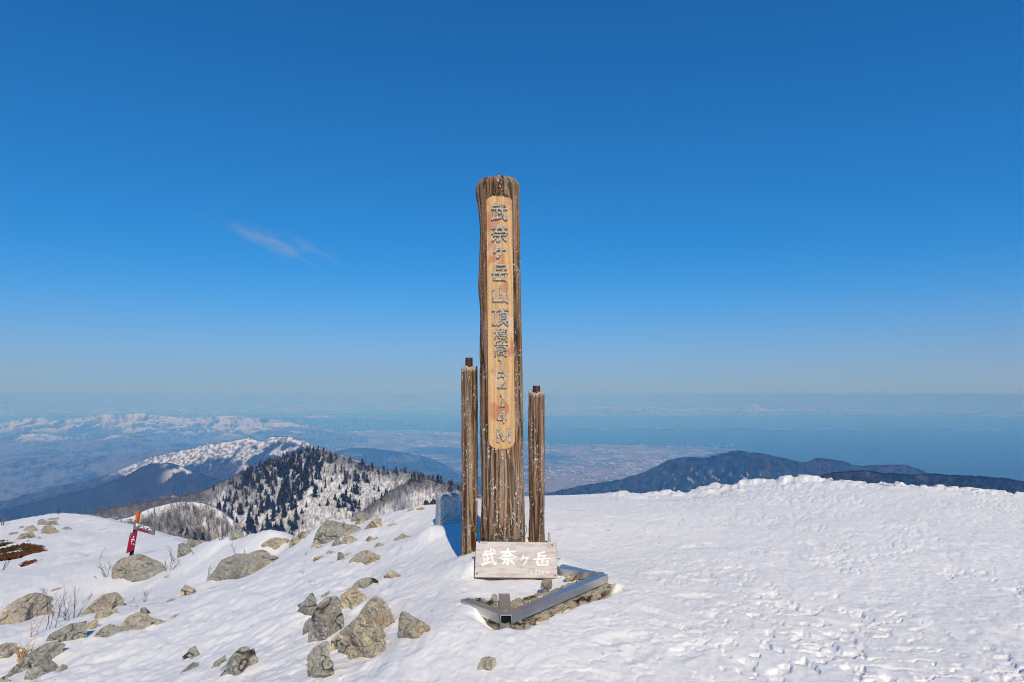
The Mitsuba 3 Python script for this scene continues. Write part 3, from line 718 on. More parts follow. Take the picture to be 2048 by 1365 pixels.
# ------------------------------------------------------------------ the summit post
GLYPHS = {
    '武': '2,61 1,62 1,68 1,69 55,69 55,92 56,93 63,93 63,92 63,70 64,69 90,69 90,68 90,62 90,61 65,61 64,60 64,55 67,37 69,25 72,17 78,10 80,8 81,8 83,10 84,13 85,26 86,27 92,23 92,23 92,16 89,5 85,1 82,0 77,1 72,3 69,7 66,11 63,18 60,28 57,46 56,61;68,86 68,88 73,91 80,86 87,79 88,77 83,72 82,72 76,80;0,7 0,10 6,11 9,12 9,50 15,51 16,50 16,13 17,13 26,14 27,15 28,58 35,58 36,44 52,44 52,37 52,37 35,36 35,17 36,16 38,16 52,19 55,19 56,15 56,12 4,2 1,2;10,80 9,81 9,87 9,88 47,88 47,87 47,81 47,80',
    '奈': '0,47 0,48 9,53 18,60 29,71 28,72 4,72 3,73 3,79 34,80 40,93 47,92 48,91 44,81 45,80 90,80 91,79 91,73 90,72 65,72 65,71 69,66 76,59 84,54 94,50 94,48 89,43 81,46 69,55 68,55 68,51 68,50 26,50 26,51 26,55 25,55 16,48 5,42 4,42|28,58 29,57 66,57 66,58 54,72 40,72 34,65;63,22 63,23 69,26 84,12 88,8 88,7 84,4 81,3;12,31 11,32 11,38 11,39 83,39 83,38 83,32 83,32 52,31 51,7 51,4 49,2 42,0 31,0 28,6 29,7 42,7 43,8 43,31;4,7 4,9 11,14 18,20 22,26 30,24 30,23 28,20 23,15 11,3 9,3',
    'ヶ': '0,33 0,34 8,41 15,51 19,59 22,70 30,69 31,68 26,56 27,54 70,54 73,55 73,54 73,47 73,46 51,46 48,29 42,16 39,11 32,4 26,0 24,0 18,4 17,5 26,11 31,16 35,22 40,33 42,43 42,46 22,46 14,36 9,30 7,29',
    '岳': '1,37 0,38 0,45 14,45 14,46 15,84 50,88 71,91 73,91 77,86 77,85 76,84 63,82 41,79 23,78 22,77 22,70 23,69 85,69 85,63 85,62 68,62 67,61 67,46 68,45 89,45 90,44 89,38 49,37 49,37 49,13 49,12 74,12 75,33 75,33 82,33 82,0 75,0 74,4 74,4 8,4 8,5 8,32 15,32 16,32 16,12 40,12 40,13 40,37 40,37|22,61 23,45 59,45 59,61 59,62 23,62',
    '山': '1,7 0,8 0,72 7,72 8,71 8,16 9,15 34,15 35,16 35,91 43,91 44,91 44,15 70,16 71,71 71,72 78,72 79,71 79,1 79,0 71,0 70,7 70,7',
    '頂': '68,14 73,17 74,18 89,9 93,6 94,5 88,0 82,5 69,13;1,79 0,80 0,86 1,86 36,86 38,89 92,88 92,81 69,81 68,81 66,73 67,73 88,72 89,72 89,20 52,19 41,20 41,72 41,73 57,73 57,73 59,81 58,81 37,82 36,79 25,79 24,78 24,12 24,9 21,5 19,4 11,3 4,4 1,10 2,11 15,12 16,13 16,78 15,79|48,27 49,26 80,26 81,27 81,35 80,35 49,35 48,35|48,42 49,42 80,42 81,42 81,50 80,50 49,50 48,50|48,57 49,57 80,57 81,57 81,65 80,66 49,66 48,65;32,1 28,6 29,7 39,11 52,18 58,14 58,13 50,8 34,0',
    '標': '75,19 75,20 79,24 80,24 90,14 94,9 94,8 89,4 88,4 80,13;34,32 35,33 93,33 93,32 93,26 93,25 68,25 67,5 66,3 65,2 62,1 52,0 49,4 49,7 59,7 60,8 60,25 35,26 34,26;36,82 35,83 35,88 36,89 93,89 93,83 93,82 76,82 75,81 75,76 91,75 91,51 39,51 38,75 39,76 52,76 53,81 52,82|74,58 75,58 84,58 84,69 75,69|59,58 60,58 68,58 68,69 60,69|59,76 60,76 68,76 68,82 60,82|45,58 46,58 53,58 53,69 45,69;42,39 41,40 41,45 42,46 87,46 88,45 88,40 88,39;31,8 31,9 39,15 46,23 47,24 52,21 52,19 49,15 42,9 37,5 35,4;4,20 0,26 4,32 9,44 15,63 14,64 2,64 2,71 3,72 16,72 16,93 17,93 23,93 23,92 24,72 34,72 35,71 35,64 24,64 24,58 35,40 32,35 31,34 25,45 24,45 23,1 17,0 16,1 16,41 15,41 14,40 11,31 5,20',
    '高': '1,75 0,76 0,81 1,82 40,82 40,84 39,89 39,91 45,93 47,92 49,84 50,82 87,82 88,81 88,76 87,75;4,44 5,45 85,45 85,6 85,4 81,1 68,0 66,5 66,7 76,7 77,8 77,37 12,37 12,37 12,1 11,0 4,0;16,49 15,50 15,69 16,70 73,70 74,70 74,50 74,50|23,56 24,56 65,56 66,56 66,63 65,64 24,64 23,63;23,6 22,7 22,32 65,32 65,11 31,11 30,10 29,6|30,25 30,18 30,17 57,17 58,18 58,25 57,26 31,26',
    '1': '1,0 0,1 0,8 15,8 16,9 16,62 15,62 3,63 3,69 12,71 18,74 26,74 26,73 26,9 27,8 40,8 41,1 40,0',
    '2': '0,63 0,65 8,71 12,73 18,75 25,75 31,73 36,71 39,67 42,63 43,56 43,50 41,42 38,35 34,28 28,21 17,9 17,8 46,8 47,8 46,0 0,0 0,6 19,24 28,35 33,46 34,50 34,55 33,59 30,63 27,65 23,67 16,66 10,63 5,58',
    '4': '0,27 30,73 31,74 41,74 41,29 42,28 50,28 51,27 51,21 51,20 41,20 41,0 33,0 32,0 32,20 1,20 0,21|27,53 11,29 12,28 32,28 32,61 31,61',
    'M': '1,0 0,1 0,74 12,74 30,22 31,21 32,22 50,73 51,74 61,74 61,0 53,0 53,1 53,56 52,56 51,54 35,8 34,8 28,8 27,8 26,11 10,56 9,57 8,57 9,47 9,1 8,0',
}


def glyph(ch):
    polys = []
    for p in GLYPHS[ch].split(';'):
        rings = [[tuple(map(float, c.split(','))) for c in r.split(' ')] for r in p.split('|')]
        polys.append(shapely.Polygon(rings[0], rings[1:]))
    return shapely.union_all([q.buffer(0) for q in polys])


def solid(shape, depth):
    """A flat shape as a solid standing in the xz plane, its face towards -y, its back at y = 0."""
    ms = [trimesh.creation.extrude_polygon(g, depth, engine='earcut') for g in getattr(shape, 'geoms', [shape]) if g.area > 1e-9]
    v, f = join([(np.array(m.vertices), np.array(m.faces)) for m in ms])
    return np.stack([v[:, 0], -v[:, 2], v[:, 1]], -1), f


def fit_shape(shape, x0, z0, x1, z1):
    a, b, c, d = shape.bounds
    sx, sz = (x1 - x0) / (c - a), (z1 - z0) / (d - b)
    return affinity.affine_transform(shape, [sx, 0, 0, sz, x0 - a * sx, z0 - b * sz])


POST_Y = 4.82
p_top, p_bot = at(998, 361, POST_Y), at(1006, 1118, POST_Y)
r_top, r_bot = 0.5 * (at(1040, 400, POST_Y)[0] - at(957, 400, POST_Y)[0]), 0.5 * (at(1050, 1060, POST_Y)[0] - at(962, 1060, POST_Y)[0])
PANEL_Y = POST_Y - 0.124


def bark(theta, s, z, seed):
    """Furrow strength (0..1) of bark at arc length s and height z."""
    w = 2.6 * (FB(s * 7, z * 0.9, 0, 3, seed) - 0.5)
    g1 = N(s * 50 + w, z * 1.7, 0, seed + 1)
    g2 = N(s * 58 + w * 1.6 + 7, z * 3.4, 0, seed + 2)
    a = np.exp(-((g1 - 0.5) / 0.10) ** 2)
    b = np.exp(-((g2 - 0.5) / 0.075) ** 2) * smooth(0.35, 0.6, N(s * 9, z * 2.5, 0, seed + 3))
    return np.clip(np.maximum(a, 0.75 * b), 0, 1)


def bark_colour(theta, s, z, furrow, seed, frost):
    tone = FB(s * 10, z * 2.0, 0, 4, seed + 4)
    c = mix(np.array([0.185, 0.098, 0.055]), np.array([0.285, 0.18, 0.115]), smooth(0.3, 0.7, tone))
    grain = FB(s * 120, z * 14, 0, 3, seed + 5)
    c = c * (0.55 + 0.9 * grain)[:, None]
    grey = smooth(0.40, 0.62, FB(s * 42, z * 5.0, 0, 4, seed + 6) + 0.16 * (frost - 0.5)) * frost
    c = mix(c, np.array([0.40, 0.355, 0.30]), 0.40 * grey)
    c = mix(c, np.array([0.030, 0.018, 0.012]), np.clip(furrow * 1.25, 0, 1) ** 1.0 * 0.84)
    speck = smooth(0.76, 0.84, N(s * 150, z * 110, 0, seed + 7)) * smooth(0.34, 0.60, FB(s * 20, z * 9, 0, 3, seed + 8))
    return mix(c, np.array([0.74, 0.72, 0.69]), speck * np.clip(0.35 + frost, 0, 1) * 0.75)


th = np.concatenate([np.linspace(-1.75, 1.75, 250), np.linspace(1.75, 2 * math.pi - 1.75, 62)[1:-1]])
zz = np.linspace(p_bot[2] - 0.14, p_top[2], 480)
TH, ZZ = np.meshgrid(th, zz)
TH, ZZ = TH.ravel(), ZZ.ravel()
k = (ZZ - p_bot[2]) / (p_top[2] - p_bot[2])
cx, rad = p_bot[0] + (p_top[0] - p_bot[0]) * k, r_bot + (r_top - r_bot) * k
wave = 0.030 * (FB(np.cos(TH) * 1.3 + 3, np.sin(TH) * 1.3, ZZ * 1.7, 3, 201) - 0.5)
knot = lambda z0, hw, hz, amp, t0: amp * np.exp(-((ZZ - z0) / hz) ** 2) * np.exp(-((TH - t0) / hw) ** 2)
rad = rad + wave + knot(at(998, 385, POST_Y)[2], 0.5, 0.075, 0.016, -1.45) - knot(at(998, 470, POST_Y)[2], 0.6, 0.14, 0.012, -1.45) + knot(at(998, 575, POST_Y)[2], 0.5, 0.10, 0.012, -1.45)
S_ = TH * 0.155
fur = bark(TH, S_, ZZ, 211)
rad = rad - 0.0095 * fur + 0.004 * (FB(S_ * 40, ZZ * 9, 0, 3, 219) - 0.5)
crown = np.clip((p_top[2] - ZZ) / 0.055, 0, 1)
rad = rad * np.where(crown < 1, 0.80 + 0.20 * np.sqrt(1 - (1 - crown) ** 2), 1)
pz0, pz1 = at(1003, 899, PANEL_Y)[2], at(999, 390, PANEL_Y)[2]
PW = 0.5 * (at(1027, 640, PANEL_Y)[0] - at(976, 640, PANEL_Y)[0])


def panel_axis(z):
    return np.interp(z, [pz0, pz1], [at(1003.5, 899, PANEL_Y)[0], at(998.5, 390, PANEL_Y)[0]])


def panel_shape(grow):
    n, pts = 14, []
    w, e0, e1 = PW + grow, 0.062 + grow, 0.050 + grow
    for i in range(n + 1):
        a = math.pi * i / n
        z = pz1 + grow - e1 + e1 * math.sin(a)
        pts.append((panel_axis(z) + w * math.cos(a), z))
    for i in range(n + 1):
        a = math.pi + math.pi * i / n
        z = pz0 - grow + e0 + e0 * math.sin(a)
        pts.append((panel_axis(z) + w * np.sign(math.cos(a)) * abs(math.cos(a)) ** 0.7, z))
    return shapely.Polygon(pts)


xs = cx + rad * np.sin(TH)
hole = shapely.contains_xy(panel_shape(0.0), xs, ZZ) & (np.cos(TH) > 0.3)
ys = np.where(hole, POST_Y - 0.115, POST_Y - rad * np.cos(TH))
frost = np.clip(0.55 - 0.35 * k + 0.25 * np.sin(TH + 0.3), 0, 1) * smooth(-1.6, -0.2, TH + 0.6 * (k < 0.35)) + 0.25 * (k < 0.36)
col = bark_colour(TH, S_, ZZ, fur, 211, np.clip(frost, 0, 1))
top_rime = smooth(0.975, 0.997, k) * smooth(0.35, 0.6, FB(S_ * 40, ZZ * 30, 0, 3, 231))
col = mix(col, np.array([0.7, 0.68, 0.66]), top_rime * 0.15)
pv = np.stack([xs, ys, ZZ], -1)
pf = grid_faces(480, len(th), True)
n0 = len(pv)
pv = np.vstack([pv, [[p_top[0], POST_Y, p_top[2] + 0.006]]])
j = np.arange(len(th))
pf = np.vstack([pf, np.stack([j + 479 * len(th), (j + 1) % len(th) + 479 * len(th), np.full(len(th), n0)], -1)])
put('summit_post__trunk', (pv, pf), 'painted_ground', True, color=np.clip(np.vstack([col, [[0.2, 0.13, 0.1]]]), 0, 1))
tag('summit_post', 'tall bark-covered summit post with a yellow wooden name panel', 'post')
v_, f_ = solid(panel_shape(0.0015), 0.02)
put('summit_post__name_panel', (v_ + [0, PANEL_Y + 0.02, 0], f_), 'panel_wood')
labels['summit_post__name_panel'] = {'label': 'smooth yellow wood panel with raised grey characters'}
for ch, (a, b, c, d) in zip('武奈ヶ岳山頂標高1214M', [(983, 409, 1016, 441), (983, 451, 1016, 484), (987, 493, 1012, 517), (984, 529, 1016, 562), (985, 573, 1017, 606), (984, 619, 1018, 652), (988, 657, 1015, 685), (989, 685, 1016, 713),
                                            (997, 716, 1008, 745), (995, 750, 1014, 776), (1000, 788, 1010, 813), (994, 822, 1013, 846), (994, 858, 1021, 884)]):
    q0, q1 = at(a, d, PANEL_Y), at(c, b, PANEL_Y)
    v_, f_ = solid(fit_shape(glyph(ch), q0[0], q0[2], q1[0], q1[2]).buffer(0.0003 if ch in '標高' else 0.0012), 0.017)
    key = numbered('summit_post__name_panel__character')
    put(key, (v_ + [0, PANEL_Y + 0.002, 0], f_), 'cast_letter')
    labels[key] = {'label': f'raised grey character {ch}'}


def log_post(u, v0, v1, half, y, seed, pipe, label):
    key = numbered('log_post')
    a, b = at(u[0], v1, y), at(u[1], v0, y)
    r0 = 0.5 * (at(u[0] + half, v1, y)[0] - at(u[0] - half, v1, y)[0])
    th, nz = np.linspace(-math.pi, math.pi, 151)[:-1], 300
    TH, K = np.meshgrid(th, np.linspace(0, 1, nz))
    TH, K = TH.ravel(), K.ravel()
    jag = 0.030 * (FB(np.cos(TH) * 3.2 + 5, np.sin(TH) * 3.2, seed, 3, seed) - 0.5) + 0.022 * (N(TH * 5, 0.3, 0, seed + 3) - 0.5)
    z = a[2] - 0.15 + K * (b[2] - a[2] + 0.15 + jag * smooth(0.9, 1, K))
    s = TH * r0
    fu = bark(TH, s * 1.35, z, seed)
    r = r0 - 0.0065 * fu + 0.010 * (FB(np.cos(TH) + 3, np.sin(TH), z * 2.2, 3, seed + 20) - 0.5) + 0.003 * (FB(s * 60, z * 12, 0, 3, seed + 21) - 0.5)
    x = a[0] + (b[0] - a[0]) * K + r * np.sin(TH)
    c = bark_colour(TH, s * 1.35, z, fu, seed, np.clip(0.85 + 0.2 * np.sin(TH), 0, 1))
    c = mix(c, np.array([0.52, 0.47, 0.40]), 0.8 * smooth(0.975, 0.995, K))
    v = np.stack([x, y - r * np.cos(TH), z], -1)
    n, m = len(v), len(th)
    ring = v[-m:]
    inner = np.column_stack([b[0] + (ring[:, 0] - b[0]) * 0.6, y + (ring[:, 1] - y) * 0.6, ring[:, 2] - 0.006])
    v = np.vstack([v, inner, [[b[0], y, b[2] - 0.012]]])
    j = np.arange(m)
    f = np.vstack([grid_faces(nz, m, True), np.stack([j + n - m, (j + 1) % m + n - m, (j + 1) % m + n], -1), np.stack([j + n - m, (j + 1) % m + n, j + n], -1), np.stack([j + n, (j + 1) % m + n, np.full(m, n + m)], -1)])
    c = np.vstack([c, np.tile([[0.42, 0.36, 0.29]], (m + 1, 1))])
    put(key + '__trunk', (v, f), 'painted_ground', True, color=np.clip(c, 0, 1))
    q = at(pipe[0], pipe[1], y)
    rp = 0.5 * (at(pipe[0] + 7.5, pipe[1], y)[0] - at(pipe[0] - 7.5, pipe[1], y)[0])
    A = np.linspace(0, 2 * math.pi, 25)[:-1]
    prof = [(rp, b[2] - 0.2), (rp, q[2] - 0.003), (rp - 0.003, q[2]), (rp - 0.008, q[2]), (rp - 0.009, q[2] - 0.004), (rp - 0.009, q[2] - 0.05), (0.0005, q[2] - 0.05)]
    pv = np.array([[q[0] + r_ * math.sin(t), y - r_ * math.cos(t), z_] for r_, z_ in prof for t in A])
    put(key + '__pipe', (pv, grid_faces(len(prof), 24, True)), 'pipe_rust', 40)
    labels[key + '__pipe'] = {'label': 'rusty brown steel pipe end standing out of the log'}
    tag(key, label, 'post')


log_post((939, 939), 734, 1120, 16.5, 5.0, 311, (938, 716), 'taller of the two short frosted log posts, beside the survey stone')
log_post((1073.5, 1073), 785, 1100, 16.5, 4.86, 341, (1073, 772), 'shorter frosted log post on the eastern side of the summit post')

# ------------------------------------------------------------------ the plaque leaning on the posts
BL, BR_, TL, TR = at(949, 1154, 4.44), at(1115, 1156, 4.44), at(951, 1083, 4.585), at(1111.5, 1088, 4.585)
ex, up = unit(BR_ - BL), unit((TL - BL) - unit(BR_ - BL) * ((TL - BL) @ unit(BR_ - BL)))
ny = np.cross(ex, up)                                       # towards the back
PWd, PHt = np.linalg.norm(BR_ - BL), np.linalg.norm(TL - BL)
M_plq = frame(BL, ex, up, np.cross(ex, up))
board = box(PWd, PHt, 0.018, 0.0025)
put('name_plaque__board', moved((board[0] + [PWd / 2, PHt / 2, -0.009], board[1]), M_plq), 'plaque_wood')
rim_b = box(PWd + 0.004, PHt + 0.004, 0.012)
put('name_plaque__back', moved((rim_b[0] + [PWd / 2, PHt / 2, -0.0165], rim_b[1]), M_plq), 'plaque_edge')
labels['name_plaque__back'] = {'label': 'dark backing board showing round the edge'}
tag('name_plaque', 'weathered pinkish white wooden plaque with white brush lettering leaning on the posts', 'plaque')
BRUSH = {'武': [[(20, 80), (52, 85)], [(4, 63), (92, 73)], [(38, 62), (36, 20)], [(38, 42), (56, 46)], [(17, 46), (18, 18)], [(2, 10), (62, 26)], [(58, 99), (64, 62), (76, 28), (92, 5), (99, 24)], [(76, 94), (90, 84)]],
         '奈': [[(10, 76), (90, 82)], [(50, 99), (42, 73), (4, 42)], [(50, 79), (66, 61), (99, 46)], [(32, 52), (66, 56)], [(18, 36), (82, 40)], [(50, 38), (50, 3), (38, 12)], [(34, 25), (18, 7)], [(66, 27), (86, 7)]],
         'ヶ': [[(36, 99), (6, 48)], [(26, 70), (97, 79)], [(70, 77), (62, 42), (30, 1)]],
         '岳': [[(64, 98), (28, 86)], [(30, 90), (28, 50)], [(32, 70), (74, 75)], [(60, 73), (60, 50)], [(2, 47), (98, 54)], [(50, 50), (50, 9)], [(22, 35), (22, 7), (80, 10)], [(80, 38), (80, 3)]]}


def brush(ch):
    out = []
    for st in BRUSH[ch]:
        L = shapely.LineString(st)
        w = [6.8 - 2.8 * t for t in np.linspace(0, 1, 9)]
        w[0], w[1] = 5.0, 7.6
        dots = [L.interpolate(t, normalized=True).buffer(w_, 3) for t, w_ in zip(np.linspace(0, 1, 9), w)]
        out += [shapely.MultiPolygon([a, b]).convex_hull for a, b in zip(dots[:-1], dots[1:])]
    return shapely.union_all(out).simplify(0.4)


def on_board(x, y):                                         # pixels of the photograph's plaque -> board metres
    return (x - 949.5) / 165.0 * PWd, (1155 - y) / 70.0 * PHt


for ch, (a, b, c, d) in zip('武奈ヶ岳', [(962, 1098, 993, 1134), (998, 1098, 1034, 1133), (1040, 1111, 1061, 1134), (1066, 1104, 1103, 1134)]):
    x0, y0 = on_board(a, d); x1, y1 = on_board(c, b)
    g = fit_shape(brush(ch), x0, y0, x1, y1)
    v_, f_ = join([(np.array(m.vertices), np.array(m.faces)) for m in [trimesh.creation.extrude_polygon(q, 0.008, engine='earcut') for q in getattr(g, 'geoms', [g])]])
    key = numbered('name_plaque__board__character')
    put(key, moved((v_ + [0, 0, -0.003], f_), M_plq), 'plaque_white')
    labels[key] = {'label': f'white brush character {ch}'}
tm = meshkit.text_mesh('1,214 m', 0.0235, 0.006)
tv = np.array(tm.vertices)
tv[:, 0] = (tv[:, 0] - tv[:, 0].min()) * (on_board(1099, 0)[0] - on_board(1061, 0)[0]) / np.ptp(tv[:, 0]) + 0.22 * tv[:, 1]
x0, y0 = on_board(1060, 1148)
put('name_plaque__board__altitude', moved((tv + [x0, y0, -0.002], np.array(tm.faces)), M_plq), 'plaque_white')
labels['name_plaque__board__altitude'] = {'label': 'slanted white altitude 1,214 m'}
for sx, sy in ((956, 1087), (1106, 1091), (954, 1149), (1110, 1151)):
    x0, y0 = on_board(sx, sy)
    c_ = trimesh.creation.cylinder(0.0052, 0.005, sections=12)
    key = numbered('name_plaque__board__screw')
    put(key, moved((np.array(c_.vertices) + [x0, y0, 0.001], np.array(c_.faces)), M_plq), 'pipe_rust')
# green wire slung round the summit post, holding the plaque
wt = np.linspace(-2.0, 2.0, 60)
wp = np.stack([p_bot[0] + 0.165 * np.sin(wt), POST_Y - 0.165 * np.cos(wt), at(1006, 1066, 4.66)[2] - 0.055 * np.cos(wt * 0.9)], -1)
put('wire', tube(wp, np.full(60, 0.0026), 6), 'green_plastic', True)
tag('wire', 'thin green wire slung round the foot of the summit post', 'wire')

# ------------------------------------------------------------------ steel frame on its rubble footing
def profile_bar(a, b, prof, outward):
    """A bar from a to b with the section PROF of (outward, up) points."""
    a, b, o = np.asarray(a, float), np.asarray(b, float), np.append(unit(outward), 0.0)
    n = len(prof)
    v = np.array([p + o * q[0] + np.array([0, 0, 1.0]) * q[1] for p in (a, b) for q in prof])
    tri = trimesh.creation.triangulate_polygon(shapely.Polygon(prof), engine='earcut')
    tv, tf = tri
    order = [int(np.argmin(np.hypot(*(np.array(prof) - t).T))) for t in tv]
    tf = np.array([[order[i] for i in f] for f in tf])
    j = np.arange(n)
    side = np.vstack([np.stack([j, (j + 1) % n, (j + 1) % n + n], -1), np.stack([j, (j + 1) % n + n, j + n], -1)])
    return v, np.vstack([side, tf[:, ::-1], tf + n])


def up3(p, z):
    return np.array([p[0], p[1], z])


L_SEC = [(0, 0), (0, -0.047), (-0.005, -0.047), (-0.005, -0.005), (-0.056, -0.005), (-0.056, 0)]
U_SEC = [(-0.031, 0), (-0.031, -0.05), (-0.026, -0.05), (-0.026, -0.006), (0.026, -0.006), (0.026, -0.05), (0.031, -0.05), (0.031, 0)]
ZF, ZR, ZL, ZB = 0.046, 0.052, 0.048, 0.058
dFR, dLF, dRB = unit(RR - FR), unit(FR - LR), unit(BR - RR)
out_of = lambda d: np.array([d[1], -d[0]])
put('steel_frame__rail', profile_bar(up3(FR + np.array([0.034, 0.006]), ZF), up3(RR, ZR), L_SEC, out_of(dFR)), 'galvanised')
LR2 = LR - dLF * 0.02
put('steel_frame__rail_001', profile_bar(up3(LR2, ZL - 0.008), up3(FR - np.array([0.034, -0.006]), ZF), L_SEC, out_of(dLF)), 'galvanised')
BR2 = BR + dRB * 0.25
put('steel_frame__rail_002', profile_bar(up3(RR + dRB * 0.012, ZR - 0.001), up3(BR2, ZB - 0.03), L_SEC, out_of(dRB)), 'galvanised')
put('steel_frame__strut', profile_bar(up3(FR - np.array([0.0, 0.012]), ZF + 0.003), up3(np.array([-0.045, 3.95]), ZF + 0.006), U_SEC, np.array([1.0, 0.03])), 'galvanised')
dRi = unit(np.array([0.10, 4.62]) - RR)
put('steel_frame__strut_001', profile_bar(up3(RR + dRi * 0.03, ZR + 0.004), up3(np.array([0.10, 4.62]), ZR + 0.006), [(q[0] * 0.7, q[1]) for q in U_SEC], out_of(dRi)), 'galvanised')
for q in (FR + np.array([-0.004, 0.05]), RR + dRi * 0.075):
    s_ = trimesh.creation.icosphere(2, 0.0085)
    vv = np.array(s_.vertices) * [1, 1, 0.6] + up3(q, ZF + 0.004 if q[1] < 4 else ZR + 0.005)
    key = numbered('steel_frame__bolt')
    put(key, (vv, np.array(s_.faces)), 'galvanised', True)
tag('steel_frame', 'angled galvanised steel frame round the foot of the posts, half buried in snow', 'frame')
foot_line = [LR2 - out_of(dLF) * 0.055, FR + np.array([0.0, 0.062]), RR - out_of(dFR) * 0.05 - dRB * 0.02, BR2 - out_of(dRB) * 0.055]
fm = trimesh.creation.extrude_polygon(shapely.LineString(foot_line).buffer(0.046, cap_style=2, join_style=2), 0.24, engine='earcut')
fv, ff = trimesh.remesh.subdivide_to_size(fm.vertices, fm.faces, 0.018, max_iter=12)
fm = trimesh.Trimesh(fv, ff); fm.merge_vertices()
nrm = np.array(fm.vertex_normals)
fv = np.array(fm.vertices)
d_ = (FB(fv[:, 0] * 26, fv[:, 1] * 26, fv[:, 2] * 30, 4, 401) - 0.5) * 0.055 - 0.022 * smooth(0.56, 0.66, N(fv[:, 0] * 21, fv[:, 1] * 21, fv[:, 2] * 26, 402))
fv = fv + nrm * np.minimum(d_, 0.014)[:, None] * [1, 1, 0.5] + [0, 0, -0.248]
put('rubble_footing', (fv, np.array(fm.faces)), 'rubble')
tag('rubble_footing', 'rough pebbly mortar footing showing below the steel frame', 'footing')

# ------------------------------------------------------------------ rocks
def zoomed(u0, v0, s, pts):
    return [(u0 + x / s, v0 + y / s) for x, y in pts]


ZOOMS = dict(a=(160, 1000, 2048 / 300), b=(340, 1020, 6.4), c=(600, 1000, 2048 / 300), d=(560, 1140, 2048 / 340), e=(340, 1260, 6.4), f=(0, 1150, 5.12), g=(0, 1000, 5.12), h=(880, 1060, 2048 / 380), p=(0, 0, 1))


